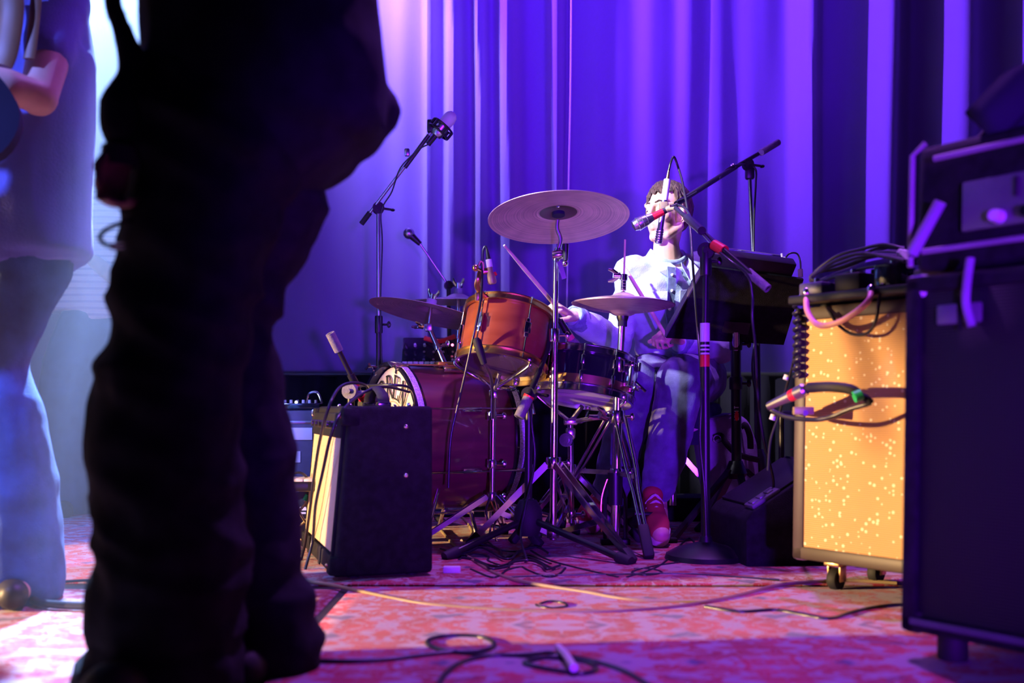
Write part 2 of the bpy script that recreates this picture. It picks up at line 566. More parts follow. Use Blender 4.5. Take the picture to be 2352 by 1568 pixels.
def rug(name, x0, x1, y0, y1, z, material, label, nx=60, ny=60, amp=0.004):
    vs, fs = [], []
    for j in range(ny + 1):
        for i in range(nx + 1):
            x, y = x0 + (x1 - x0) * i / nx, y0 + (y1 - y0) * j / ny
            e = min(1, min(i, nx - i, j, ny - j) / 3)
            vs.append((x, y, z - 0.0035 + e * 0.0035 + (noise.noise(V((x * 1.7, y * 2.6, z * 50))) - 0.3) * amp * 0.4))
    for j in range(ny):
        for i in range(nx):
            a = j * (nx + 1) + i
            fs.append((a, a + 1, a + nx + 2, a + nx + 1))
    o = MB().add(vs, fs).build(name, material)
    md = o.modifiers.new('pile', 'SOLIDIFY')
    md.thickness = 0.006
    md.offset = -1
    return tag(o, label, 'rug')

rug('persian_rug', -0.42, 2.3, 0.9, 2.62, 0.0, 'rug', 'red Persian rug with pale floral pattern under the black speaker stack')
rug('persian_rug', -0.75, 1.7, 2.66, 4.3, -0.001, 'rug2', 'dark red worn Persian rug under the drum kit')
rug('persian_rug', -2.6, -0.45, 0.9, 2.62, -0.001, 'rug2', 'bright lit worn rug beneath the guitarist in baggy black trousers')
rug('persian_rug', -2.6, -0.79, 2.7, 4.45, -0.001, 'rug', 'brick red rug with stripes behind the guitarist in flared jeans')

# ---- the velour backdrop, hung in folds: one continuous drape with its own top batten
def drape():
    # (photo column, depth of fold towards us, half width) : folds read from the photograph
    ridges = [(-520, .16, 60), (-360, .14, 60), (-200, .15, 60), (-60, .13, 55), (60, .15, 50), (190, .13, 55), (330, .14, 50),
              (470, .12, 50), (600, .13, 45), (720, .10, 42), (830, .10, 40), (930, .06, 28), (985, .07, 10), (1040, .16, 15), (1100, .15, 12),
              (1165, .20, 21), (1275, .14, 14), (1380, .05, 40), (1490, .07, 36), (1570, .09, 24), (1640, .06, 22), (1730, .03, 40),
              (1840, .17, 24), (2000, .24, 34), (2145, .26, 48), (2330, .28, 50), (2520, .28, 60), (2720, .26, 70), (2920, .26, 70)]
    D0 = 5.15
    vs, fs = [], []
    xs = []
    x = -700.0
    while x < 3100:
        xs.append(x)
        x += 5.0
    zs = [0.015 + 4.3 * (k / 26) for k in range(27)]
    for z in zs:
        for x in xs:
            sway = 6 * math.sin(z * 1.3 + x * 0.011) + (x - 1176) * 0.012 * (z - 1.2)
            y = 0.0
            for c, dep, hw in ridges:
                t = (x - sway * 0.6 - c) / hw
                if -2.2 < t < 3.2:
                    # a steep lit face to the left of each fold, a rounded back to the right
                    w_ = math.exp(-(t * 1.25) ** 2) if t < 0 else math.exp(-(t * 0.85) ** 2)
                    y += dep * w_ * (0.3 if c < 960 else (0.45 if 1300 < c < 1760 else 1.0))
            y += 0.012 * noise.noise(V((x * 0.02, z * 0.9, 3.1)))
            flare = 1.0 + 0.15 * (1 - z / 4.3)
            d = D0 - y * flare
            X = (x - CX) / F * D0
            bend = max(0.0, X - 2.1)
            d -= 0.55 * bend ** 1.4
            bl = max(0.0, -1.9 - X)
            d -= 0.4 * bl ** 1.4
            vs.append((X, d, z))
    n = len(xs)
    for j in range(len(zs) - 1):
        for i in range(n - 1):
            a = j * n + i
            fs.append((a, a + 1, a + n + 1, a + n))
    return MB().add(vs, fs)
cur = drape().build('stage_curtain', 'curtain', None, 70)
tag(cur, 'tall violet-lit velour backdrop hanging in vertical folds', 'curtain')
md = cur.modifiers.new('cloth', 'SOLIDIFY')
md.thickness = 0.006
o = MB().rod((-4.3, 5.16, 4.36), (4.2, 5.16, 4.36), 0.025).build('curtain_batten', 'blackmetal')
tag(o, 'horizontal black pipe that the backdrop hangs from', 'pipe')
o = MB().tube(spline([P(1314, -420, 4.86), P(1311, 150, 4.86), P(1306, 430, 4.86), P(1302, 700, 4.86), P(1300, 820, 4.86)], 6), 0.004, 6).build('rope', 'white')
tag(o, 'thin pale cord hanging in front of the backdrop', 'rope')

# low black skirt, added to keep the area behind the kit dark
vs, fs = [], []
N_ = 160
for j in range(5):
    z = 0.004 + .62 * j / 4
    for i in range(N_ + 1):
        x = -1.15 + 3.0 * i / N_
        vs.append((x, 4.66 + .022 * math.sin(i * .9 + .4 * math.sin(i * .31)) + .008 * math.sin(i * 2.3), z))
for j in range(4):
    for i in range(N_):
        a = j * (N_ + 1) + i
        fs.append((a, a + 1, a + N_ + 2, a + N_ + 1))
sk_ = thing('added_dark_skirt', (.35, 4.66, 0), 'added low black skirt that darkens the area behind the drum kit', 'curtain')
o = MB().add(vs, fs).build('skirt_cloth', 'skirt', sk_, 80)
md = o.modifiers.new('cloth', 'SOLIDIFY')
md.thickness = .004
MB().rod((-1.17, 4.66, .63), (1.87, 4.66, .63), .012, 10).build('rail', 'blackmetal', sk_)
for x in (-1.15, .35, 1.85):
    MB().rod((x, 4.70, 0), (x, 4.66, .63), .01, 8).build('upright', 'blackmetal', sk_)

# ================================================================== drum kit
def hoop(mb, R0, z0, z1, th, n=48, M=None):
    return mb.lathe([(R0, z0), (R0 + th, z0), (R0 + th, z1), (R0, z1)], n, M, closed=True)

def wing_nut(parent, M, s=1.0, material='chrome'):
    mb = MB().lathe([(0, 0), (.008 * s, 0), (.008 * s, .016 * s), (0, .016 * s)], 10, M)
    for sg in (-1, 1):
        mb.tube([(sg * .005 * s, 0, .008 * s), (sg * .013 * s, 0, .02 * s), (sg * .015 * s, 0, .03 * s)], [.005 * s, .005 * s, .003 * s], 8, M=M)
    return mb.build('wing_nut', material, parent)

# ---------------------------------------------------------------- lettering for the drum head
def strokes(ch):
    T, t = 0.2, 0.06          # thick and thin strokes, as in an engraved capital
    def arc(cx, cy, rx, ry, a0, a1, n=10):
        return [(cx + rx * math.cos(R(a0 + (a1 - a0) * i / n)), cy + ry * math.sin(R(a0 + (a1 - a0) * i / n))) for i in range(n + 1)]
    if ch == 'A':
        return [([(0, 0), (.34, 1)], t), ([(.34, 1), (.7, 0)], T), ([(.13, .36), (.56, .36)], t)]
    if ch == 'R':
        return [([(.12, 0), (.12, 1)], T), ([(.12, .97)] + arc(.3, .74, .26, .235, 90, -90) + [(.12, .5)], t * 1.6), ([(.3, .5), (.68, 0)], T * .8), ([(0, .02), (.24, .02)], t), ([(0, .98), (.2, .98)], t)]
    if ch == 'E':
        return [([(.12, 0), (.12, 1)], T), ([(0, .97), (.56, .97)], t), ([(.1, .52), (.44, .52)], t), ([(0, .03), (.6, .03)], t), ([(.56, .97), (.58, .8)], t), ([(.6, .03), (.63, .22)], t)]
    if ch == 'N':
        return [([(.08, 0), (.08, 1)], t), ([(.04, 1), (.66, 0)], T), ([(.66, 0), (.66, 1)], t), ([(0, .02), (.2, .02)], t), ([(.54, .98), (.78, .98)], t)]
    if ch == 'W':
        return [([(0, 1), (.24, 0)], T), ([(.24, 0), (.46, 1)], t), ([(.46, 1), (.7, 0)], T), ([(.7, 0), (.94, 1)], t)]
    return []

def letter_mesh(mb, ch, M, th=0.0012):
    for pts, wd in strokes(ch):
        for i in range(len(pts) - 1):
            a, b = V((*pts[i], 0)), V((*pts[i + 1], 0))
            d = (b - a).normalized()
            s_ = V((-d.y, d.x, 0)) * wd / 2
            e = d * 0.012
            q = [a - e + s_, a - e - s_, b + e - s_, b + e + s_]
            vs = [M @ p for p in q] + [M @ (p + V((0, 0, th))) for p in q]
            mb.add(vs, [(0, 1, 2, 3), (7, 6, 5, 4), (0, 4, 5, 1), (1, 5, 6, 2), (2, 6, 7, 3), (3, 7, 4, 0)])

# ---------------------------------------------------------------- bass drum
kf = V((-0.865, -0.50, 0)).normalized()
fc = P(908, 1008, 3.62)
KH = 0.36
KR = 0.262
kc = fc - kf * KH                      # batter side centre
KM = fr(kc, kf, (-kf.y, kf.x, 0))      # z: batter -> front, x: to the right when facing the front head
KX = V((kf.y * -1, kf.x, 0))
KM = Matrix((V((-kf.y, kf.x, 0)), V((0, 0, 1)), kf)).transposed().to_4x4()
KM.translation = kc
kick = thing('bass_drum', (kc.x, kc.y, 0), 'dark mahogany bass drum with cream lettered front head', 'drum')
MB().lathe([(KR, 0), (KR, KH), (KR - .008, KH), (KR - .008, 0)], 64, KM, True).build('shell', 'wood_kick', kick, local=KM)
for z0, z1 in ((KH - .008, KH + .034), (-.034, .008)):
    h = hoop(MB(), KR + .004, z0, z1, .014, 64, KM).build('hoop', 'snare', kick)
    zc = (z0 + z1) / 2
    hoop(MB(), KR + .0175, zc - .011, zc + .011, .0018, 64, KM).build('inlay', 'inlay', h)
hd = MB().lathe([(0, KH + .014), (KR * .5, KH + .0135), (KR - .012, KH + .011), (KR - .001, KH + .004), (KR - .001, KH)], 56, KM).build('front_head', 'head_cream', kick)
MB().lathe([(0, -.014), (KR - .012, -.011), (KR - .001, -.004), (KR - .001, 0)], 48, KM).build('batter_head', 'head_white', kick)
for ch, deg in zip('WARREN', (60, 43, 24, 5, -14, -33)):
    a = R(90 + deg)
    r0 = .148
    for zoff, dx, dy, m_, nm in ((.0145, .006, -.004, 'ink_tan', 'letter_shadow'), (.0155, 0, 0, 'ink', 'letter')):
        L = KM @ Matrix.Translation(V((dx, dy, KH + zoff))) @ Matrix.Rotation(R(deg), 4, 'Z') @ Matrix.Translation(V((-.027, r0, 0))) @ Matrix.Diagonal((.075, .085, 1, 1))
        mb = MB()
        letter_mesh(mb, ch, L)
        mb.build(nm, m_, hd)
mb = MB()
for k in range(26):
    a = R(150 - k * 4.8)
    b = R(150 - (k + 1) * 4.8)
    p = [V((.137 * math.cos(q), .137 * math.sin(q), KH + .0145)) for q in (a, b)]
    mb.tube([KM @ p[0], KM @ p[1]], .0028, 6)
mb.build('banner_line', 'ink_tan', hd)
for k in range(8):
    a = R(22.5 + 45 * k)
    c_, s_ = math.cos(a), math.sin(a)
    rr = KR + .026
    q = lambda r, z: KM @ V((r * c_, r * s_, z))
    A = KM @ Matrix.Rotation(a, 4, 'Z')
    lug = MB().box((KR + .012, 0, KH / 2), (.022, .02, .075), A, .005).build('lug', 'chrome', kick)
    MB().rod(q(rr, -.03), q(rr, KH + .03), .0035, 8).build('tension_rod', 'chrome', kick)
    for z, sg in ((KH + .034, 1), (-.034, -1)):
        cl = MB().box((KR + .018, 0, z - sg * .012), (.02, .016, .05), A, .004)
        cl.box((KR + .006, 0, z + sg * .004), (.03, .014, .008), A, .002)
        cl = cl.build('claw', 'chrome', kick)
        hb = MB().rod(A @ V((rr, 0, z)), A @ V((rr, 0, z + sg * .03)), .005, 8)
        hb.rod(A @ V((rr, -.02, z + sg * .03)), A @ V((rr, .02, z + sg * .03)), .0055, 8)
        hb.build('t_handle', 'chrome', cl)
for sg in (-1, 1):
    a = R(-90 + sg * 48)
    p0 = KM @ V((KR * math.cos(a), KR * math.sin(a), KH * .78))
    p1 = V((p0.x, p0.y, 0.012)) + KX * (-sg * .13) * -1 + kf * .12
    sp = MB().rod(p0, p1, .008, 10).build('spur', 'chrome', kick)
    MB().ball((p1.x, p1.y, .012), .013, 10).build('rubber_tip', 'blackrub', sp)
lf = MB()
for sg in (-1, 1):
    lf.rod(KM @ V((sg * .11, -KR - .006, KH * .3)), V(((KM @ V((sg * .16, 0, KH * .3))).x, (KM @ V((sg * .16, 0, KH * .3))).y, .004)), .008, 8)
lf.rod(KM @ V((-.12, -KR - .008, KH * .3)), KM @ V((.12, -KR - .008, KH * .3)), .008, 8)
lf.build('lift_cradle', 'chrome', kick)
MB().box((0, KR + .012, KH * .42), (.045, .022, .09), KM, .004).build('mount_plate', 'brass', kick)

# ---------------------------------------------------------------- a tunable drum
def make_drum(name, M, Rd, H, nl, shell, hoopm, label, bottom='head_clear', top='head_white', a0=0.0, lugm='chrome', rim=.022, tube_lug=True):
    base = M @ V((0, 0, 0))
    t = thing(name, base, label, 'drum')
    MB().lathe([(Rd, 0), (Rd, H), (Rd - .007, H), (Rd - .007, 0)], 56, M, True).build('shell', shell, t, local=M)
    for z0, z1, hn, nm in ((H - .006, H + .017, top, 'batter_head'), (-.017, .006, bottom, 'resonant_head')):
        sg = 1 if z0 > 0 else -1
        hb = MB()
        hoop(hb, Rd + .004, min(z0, z1), max(z0, z1), .003, 56, M)
        hoop(hb, Rd + .004, (z1 if sg > 0 else z0) - .0015, (z1 if sg > 0 else z0) + .0015, .008, 56, M)
        hoop(hb, Rd + .004, (z0 if sg > 0 else z1) - .0015, (z0 if sg > 0 else z1) + .0015, .013, 56, M)
        hb.build('hoop', hoopm, t)
        zz = H if sg > 0 else 0
        MB().lathe([(0, zz + sg * .003), (Rd * .8, zz + sg * .003), (Rd + .001, zz + sg * .002), (Rd + .003, zz - sg * .004)], 48, M).build(nm, hn, t)
    for k in range(nl):
        a = a0 + 2 * math.pi * k / nl
        A = M @ Matrix.Rotation(a, 4, 'Z')
        lg = MB()
        if tube_lug:
            lg.box((Rd + .009, 0, H * .5), (.016, .016, .07), A, .004)
            lg.box((Rd + .016, 0, H * .5), (.006, .024, .04), A, .002)
        else:
            lg.box((Rd + .008, 0, H * .72), (.016, .014, .034), A, .004)
            lg.box((Rd + .008, 0, H * .28), (.016, .014, .034), A, .004)
        lg = lg.build('lug', lugm, t)
        MB().rod(A @ V((Rd + .013, 0, -.014)), A @ V((Rd + .013, 0, H + .02)), .0026, 8).build('tension_rod', lugm, t)
    return t

# rack tom on its own basket stand
TD = 3.42
tu = V((0.15, 0.30, 0.94)).normalized()
TM = fr(P(1151, 838, TD), tu, (1, 0, 0))
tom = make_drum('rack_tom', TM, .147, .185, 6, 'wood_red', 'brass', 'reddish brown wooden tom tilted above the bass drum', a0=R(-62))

# snare
SD = 3.52
su = V((0.14, 0.17, 0.97)).normalized()
SM = fr(P(1340, 908, SD), su, (1, 0, 0))
snare = make_drum('snare_drum', SM, .168, .125, 10, 'snare', 'chrome', 'black lacquered snare drum with a brass-coloured band for the warm-lit lower shell behind the hi-hat stand', bottom='head_white', tube_lug=False, a0=R(10))
hoop(MB(), .1685, .004, .040, .0022, 56, SM).build('warm_lit_band', 'brass', snare)  # brass ring stands in for warm light on the lower shell
st = MB().box((.182, 0, .065), (.026, .05, .075), SM @ Matrix.Rotation(R(-35), 4, 'Z'), .004)
A = SM @ Matrix.Rotation(R(-35), 4, 'Z')
st.rod(A @ V((.2, 0, .05)), A @ V((.235, .02, .02)), .005, 8)
st.rod(A @ V((.2, .015, .09)), A @ V((.2, .015, .12)), .007, 10)
st.box((.205, 0, .025), (.02, .03, .014), A, .003)
st.build('strainer', 'chrome', snare)
sw = MB()
for k in range(12):
    yy = -.022 + .004 * k
    sw.rod(SM @ V((-.15, yy, -.0055)), SM @ V((.15, yy, -.0055)), .0012, 5)
sw.build('snare_wires', 'steel', snare)

# ---------------------------------------------------------------- cymbals
def cymbal_prof(Rc, bow, bell_r, bell_h, th=.0015):
    top = []
    for i in range(6):
        t = i / 5
        top.append((max(.006, bell_r * t), bow + bell_h * math.cos(t * math.pi / 2) ** .8))
    for i in range(1, 9):
        t = i / 8
        top.append((bell_r + (Rc - bell_r) * t, bow * (1 - t ** 1.6)))
    bot = [(r, z - th) for r, z in reversed(top)]
    return top + bot

def cymbal_mesh(M, Rc, bow, bell_r, bell_h):
    return MB().lathe(cymbal_prof(Rc, bow, bell_r, bell_h), 72, M, True)

# crash
CD = 3.35
cu = V((0.02, 0.17, 0.98)).normalized()
cu = V((-0.035, 0.19, 0.98)).normalized()
CM = fr(P(1283, 502, CD), cu, (1, 0, 0))
crash = thing('crash_cymbal', P(1283, 508, CD), 'large bronze crash cymbal on the tall straight stand', 'cymbal')
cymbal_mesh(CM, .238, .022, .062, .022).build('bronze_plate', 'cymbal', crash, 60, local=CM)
MB().lathe([(0, .03), (.022, .03), (.022, .018), (0, .018)], 16, CM @ Matrix.Translation(V((0, 0, -.008)))).build('felt_washer', 'navy', crash)

# ride on the bass-drum arm
RD = 3.75
ru = V((0.20, 0.10, 0.97)).normalized()
RM = fr(P(985, 722, RD), ru, (1, 0, 0))
ride = thing('ride_cymbal', P(985, 722, RD), 'bronze ride cymbal tilted on an arm above the bass drum', 'cymbal')
cymbal_mesh(RM, .228, .02, .055, .02).build('bronze_plate', 'cymbal_hat', ride, 60, local=RM)
wing_nut(ride, RM @ Matrix.Translation(V((0, 0, .058))), 1.3)
MB().lathe([(0, .03), (.02, .03), (.02, .058), (0, .058)], 16, RM).build('felt_washer', 'bag', ride)

# far pale cymbal
SDp = 4.35
PM = fr(P(1052, 694, SDp), V((0.02, -0.03, 1)), (1, 0, 0))
pale = thing('splash_cymbal', P(1052, 694, SDp), 'brightly lit pale cymbal behind the ride cymbal', 'cymbal')
cymbal_mesh(PM, .205, .016, .058, .024).build('bronze_plate', 'cymbal_pale', pale, 60, local=PM)
wing_nut(pale, PM @ Matrix.Translation(V((0, 0, .06))), 1.5)
MB().lathe([(0, .03), (.02, .03), (.02, .06), (0, .06)], 16, PM).build('felt_washer', 'bag', pale)

# hi-hat pair
HD = 3.42
HM = fr(P(1431, 700, HD), V((0.03, 0.02, 1)), (1, 0, 0))
hat = thing('hi_hat', P(1431, 700, HD), 'closed pair of bronze hi-hat cymbals in front of the drummer', 'cymbal')
cymbal_mesh(HM @ Matrix.Translation(V((0, 0, .004))), .177, .02, .05, .02).build('top_cymbal', 'cymbal_hat', hat, 60)
cymbal_mesh(HM @ Matrix.Rotation(math.pi, 4, 'X') @ Matrix.Translation(V((0, 0, .0))), .177, .024, .05, .018).build('bottom_cymbal', 'cymbal_hat', hat, 60)
cl = MB().rod(HM @ V((0, 0, .05)), HM @ V((0, 0, .085)), .009).rod(HM @ V((0, 0, .085)), HM @ V((0, 0, .105)), .013)
for k in range(5):
    cl.lathe([(.007, .04 + .01 * k), (.010, .043 + .01 * k), (.007, .046 + .01 * k)], 12, HM)
cl.build('clutch', 'chrome', hat)
wing_nut(hat, HM @ Matrix.Translation(V((0, 0, .1))) @ Matrix.Rotation(R(-90), 4, 'Y') @ Matrix.Translation(V((0, 0, .012))), 1.4)
MB().lathe([(0, .0), (.016, .0), (.016, .03), (0, .03)], 16, HM @ Matrix.Translation(V((0, 0, -.074)))).build('felt_seat', 'navy', hat)

# ---------------------------------------------------------------- chrome stands
def leg_pair(root, top, foot, material='chrome', wid=.018, gap=.012, side=None, foot_m='blackrub', foot_len=.05):
    """double-braced leg: two parallel flat bars plus rubber foot"""
    top, foot = V(top), V(foot)
    d = (foot - top).normalized()
    sd = V(side) if side is not None else d.cross(V((0, 0, 1))).normalized()
    mb = MB()
    nrm = sd.cross(d)
    for sg in (-1, 1):
        o_ = sd * (gap * sg)
        mb.bar(top + o_, top + o_ + (foot - top) * .45, .005, wid, nrm)
        mb.bar(top + o_ + (foot - top) * .45, foot + o_ * .45 - d * .02, .005, wid * .9, nrm)
    mb.bar(top + (foot - top) * .44 - sd * gap, top + (foot - top) * .44 + sd * gap, wid * .6, .006, nrm)
    l = mb.build('leg', material, root)
    f = foot - d * foot_len
    MB().bar(f, foot + d * .004, .03, .026, nrm, bev=.006).build('rubber_foot', foot_m, l)
    return l

def collar(root, p, r=.02, h=.035, name='collar', material='chrome', tilt=None):
    M = fr(p, tilt or (0, 0, 1))
    mb = MB().lathe([(0, -h / 2), (r, -h / 2), (r * 1.08, -h / 2 + .004), (r * 1.08, h / 2 - .004), (r, h / 2), (0, h / 2)], 18, M)
    mb.rod(M @ V((r, 0, 0)), M @ V((r + .022, 0, 0)), .005, 8)
    mb.ball(M @ V((r + .026, 0, 0)), .009, 8, (1, .5, 1.6))
    return mb.build(name, material, root)

# crash stand
cb = G(1270, 1258)
cb.y = CD
cb.x = W(1270 - CX, CD)
ctop = P(1283, 512, CD)
cstand = thing('cymbal_stand', cb, 'tall chrome straight cymbal stand with flat double legs', 'stand')
zt = P(0, 1066, CD).z
MB().rod((cb.x, cb.y, .03), (cb.x + .006, cb.y, .62), .0125, 16).build('lower_tube', 'chrome', cstand)
pu = P(1277, 600, CD)
MB().rod((cb.x + .006, cb.y, .60), pu, .0095, 14).build('upper_tube', 'chrome', cstand)
collar(cstand, (cb.x + .005, cb.y, P(0, 770, CD).z), .017, .045)
tl = MB().lathe([(0, -.02), (.014, -.02), (.019, 0), (.014, .02), (0, .02)], 14, fr(P(1282, 585, CD), (1, 0, .1)))
tl.rod(P(1277, 600, CD), P(1282, 570, CD), .012, 12)
tl.bar(P(1284, 600, CD - .02), P(1296, 640, CD - .02), .01, .016)
tl.ball(P(1298, 605, CD - .02), .011, 10)
tl.build('tilter', 'chrome', cstand)
MB().tube(spline([P(1281, 575, CD), P(1288, 550, CD), P(1280, 525, CD), P(1281, 505, CD)], 5), .007, 10).build('cymbal_rod', 'steel', cstand)
MB().tube([P(1299, 560, CD - .02), P(1299, 598, CD - .02)], [.011, .008], 10).build('tilter_knob', 'blackmetal', cstand)
collar(cstand, (cb.x + .002, cb.y, zt + .005), .024, .04, 'leg_hub')
collar(cstand, (cb.x, cb.y, .055), .02, .04, 'lower_hub')
for fx, fy in ((.225, -.36), (-.285, .02), (.1, .33)):
    leg_pair(cstand, (cb.x + fx * .07, cb.y + fy * .07, zt), (cb.x + fx, cb.y + fy, .012), wid=.022, gap=.014)
    MB().bar((cb.x + fx * .03, cb.y + fy * .03, .05), (cb.x + fx * .62, cb.y + fy * .62, zt * .42), .006, .018).build('brace', 'chrome', cstand)

# hi-hat stand
hb_ = V((W(1413 - CX, HD), HD, 0))
hst = thing('hi_hat_stand', hb_, 'chrome hi-hat stand with three twin-rod legs and pedal', 'stand')
hz = P(0, 957, HD).z
ptop = P(1430, 722, HD)
MB().rod((hb_.x, hb_.y, .02), P(1421, 850, HD), .0165, 18).build('lower_tube', 'chrome', hst)
MB().rod(P(1422, 860, HD), ptop, .0115, 16).build('upper_tube', 'steel', hst)
MB().rod(ptop, P(1436, 550, HD), .0035, 8).build('pull_rod', 'stick', hst)
MB().lathe([(0, -.025), (.016, -.025), (.021, -.01), (.021, .018), (.012, .022), (0, .022)], 18, fr(P(1430, 722, HD))).build('seat_cup', 'blackmetal', hst)
collar(hst, P(1421, 838, HD), .021, .05)
collar(hst, P(1417, 957, HD), .026, .045, 'leg_hub')
wing_nut(hst, fr(P(1394, 958, HD - .01), (-.8, -.4, .3)), 1.9)
feet = [(.07, -.34), (-.24, .22), (.16, .3)]
for fx, fy in feet:
    top = V((hb_.x + fx * .1 + .006, hb_.y + fy * .1, hz))
    ft = V((hb_.x + fx, hb_.y + fy, .012))
    d = (ft - top).normalized()
    sd = V((1, 0, 0)) if abs(fy) > .3 else d.cross(V((0, 0, 1))).normalized()
    mb = MB()
    for sg in (-1, 1):
        mb.tube([top + sd * .018 * sg, top + (ft - top) * .4 + sd * .016 * sg, top + (ft - top) * .55 + sd * .009 * sg, ft - d * .06 + sd * .008 * sg], .0055, 10)
    l = mb.build('leg', 'chrome', hst)
    MB().bar(ft - d * .11, ft + d * .004, .034, .03, (0, -1, 0), bev=.007).build('rubber_foot', 'blackrub', l)
for fx, fy in feet:
    MB().bar((hb_.x, hb_.y, P(0, 1085, HD).z), (hb_.x + fx * .55, hb_.y + fy * .55, P(0, 1085, HD).z), .006, .016).build('brace', 'chrome', hst)
collar(hst, (hb_.x + .003, hb_.y, P(0, 1085, HD).z), .022, .03, 'brace_ring')
pd = MB().box((0, 0, 0), (.085, .27, .012), fr(V((hb_.x + .085, hb_.y + .1, .075)), (0, .28, .95), (1, 0.15, 0)), .004)
pd.build('footboard', 'blackmetal', hst)
yk = MB()
for sg in (-1, 1):
    yk.tube([(hb_.x + sg * .035, hb_.y, .01), (hb_.x + sg * .035, hb_.y, .16), (hb_.x + sg * .02, hb_.y, .2)], .007, 8)
yk.box((hb_.x, hb_.y, .014), (.1, .05, .02), None, .004)
yk.rod((hb_.x, hb_.y, .14), (hb_.x, hb_.y, .25), .026, 14)
yk.build('pedal_frame', 'blackmetal', hst)
MB().tube(spline([(hb_.x - .03, hb_.y - .03, .23), (hb_.x - .05, hb_.y - .03, .16), (hb_.x - .05, hb_.y - .03, .05)], 5), .003, 6).build('pedal_spring', 'brass', hst)

# snare stand
sb = V((W(1312 - CX, 3.58), 3.58, 0))
sst = thing('snare_stand', sb, 'chrome basket stand carrying the snare drum', 'stand')
sc_ = SM @ V((0, 0, -.02))
jt = P(1310, 968, 3.56)
MB().rod((sb.x, sb.y, .06), jt, .011, 14).build('pole', 'chrome', sst)
MB().rod(jt, sc_ + V((0, 0, .0)) - su * .02, .009, 12).build('neck', 'steel', sst)
ck = MB().lathe([(0, -.014), (.024, -.014), (.026, 0), (.024, .014), (0, .014)], 20, fr(P(1301, 1010, 3.53), (-.2, -1, 0)))
ck.lathe([(0, .014), (.012, .014), (.012, .02), (0, .02)], 14, fr(P(1301, 1010, 3.53), (-.2, -1, 0)))
ck.box(P(1310, 995, 3.56), (.035, .03, .04), None, .006)
ck.build('tilt_joint', 'chrome', sst)
bk = MB()
bk.box(jt, (.05, .05, .024), None, .005)
for a in (200, 320, 80):
    e = SM @ V((.172 * math.cos(R(a)), .172 * math.sin(R(a)), -.02))
    m_ = SM @ V((.09 * math.cos(R(a)), .09 * math.sin(R(a)), -.075))
    pts = spline([jt, m_, e - su * .01, e + su * .012], 5)
    bk.tube(pts, .008, 8, flat=.4)
    bk.box(e + su * .012, (.02, .02, .02), None, .004)
bk.build('basket', 'chrome', sst)
for a in (215, 335, 95):
    leg_pair(sst, (sb.x + .02 * math.cos(R(a)), sb.y + .02 * math.sin(R(a)), .24), (sb.x + .26 * math.cos(R(a)), sb.y + .26 * math.sin(R(a)), .012), wid=.016, gap=.01)
collar(sst, (sb.x, sb.y, .25), .018, .04, 'leg_hub')
collar(sst, (sb.x, sb.y, .09), .016, .03, 'lower_hub')

# tom stand
tb = V((W(1130 - CX, 3.42), 3.46, 0))
tst = thing('tom_stand', tb, 'thin chrome basket stand carrying the rack tom', 'stand')
tj = P(1133, 905, 3.45)
MB().rod((tb.x, tb.y, .17), tj, .010, 12).build('pole', 'chrome', tst)
MB().rod(tj, TM @ V((0, 0, -.03)), .008, 12).build('neck', 'steel', tst)
bk = MB().box(tj, (.03, .035, .03), None, .005)
for a in (190, 310, 70):
    e = TM @ V((.15 * math.cos(R(a)), .15 * math.sin(R(a)), -.02))
    m_ = TM @ V((.07 * math.cos(R(a)), .07 * math.sin(R(a)), -.06))
    bk.tube(spline([tj + V((0, 0, .02)), m_, e - tu * .012, e + tu * .01], 5), .007, 8, flat=.4)
    bk.box(e + tu * .01, (.018, .018, .018), None, .004)
bk.build('basket', 'chrome', tst)
for yy in (955, 1065, 1140):
    collar(tst, P(1130, yy, 3.46), .016, .03)
for a, rr in ((195, .27), (325, .2), (80, .24)):
    leg_pair(tst, (tb.x + .02 * math.cos(R(a)), tb.y + .02 * math.sin(R(a)), .165), (tb.x + rr * math.cos(R(a)), tb.y + rr * math.sin(R(a)), .012), wid=.018, gap=.01)
wr = MB()
for sg in (-1, 1):
    wr.tube(spline([(tb.x + .006 * sg, tb.y - .02, .17), (tb.x + .022 * sg, tb.y - .02, .11), (tb.x + .006 * sg, tb.y - .02, .06), (tb.x + .016 * sg, tb.y - .02, .012)], 5), .004, 8)
wr.build('wire_brace', 'chrome', tst)

# cymbal arm on the bass drum, and the stand of the far cymbal
arm0 = KM @ V((0.02, KR, KH * .45))
a1 = P(985, 752, RD)
arm = MB().rod(arm0, a1, .0095, 12).build('cymbal_arm', 'chrome', kick)
MB().rod(a1, RM @ V((0, 0, .05)), .006, 10).build('cymbal_rod', 'chrome', arm)
MB().box(a1, (.028, .03, .03), None, .006).build('tilter', 'steel', arm)
wing_nut(arm, fr(P(972, 750, RD - .03), (-.9, -.4, .2)), 1.3)
collar(arm, (V(arm0) + V(a1)) / 2, .013, .02, tilt=tuple(V(a1) - V(arm0)))
pb = V((P(1052, 694, SDp).x, SDp, 0))
pst = thing('cymbal_stand', pb, 'chrome stand of the pale cymbal, standing behind the tom', 'stand')
MB().rod((pb.x, pb.y, .03), PM @ V((0, 0, .05)), .01, 10).build('pole', 'chrome', pst)
for a in (200, 320, 80):
    leg_pair(pst, (pb.x, pb.y, .26), (pb.x + .28 * math.cos(R(a)), pb.y + .28 * math.sin(R(a)), .012))

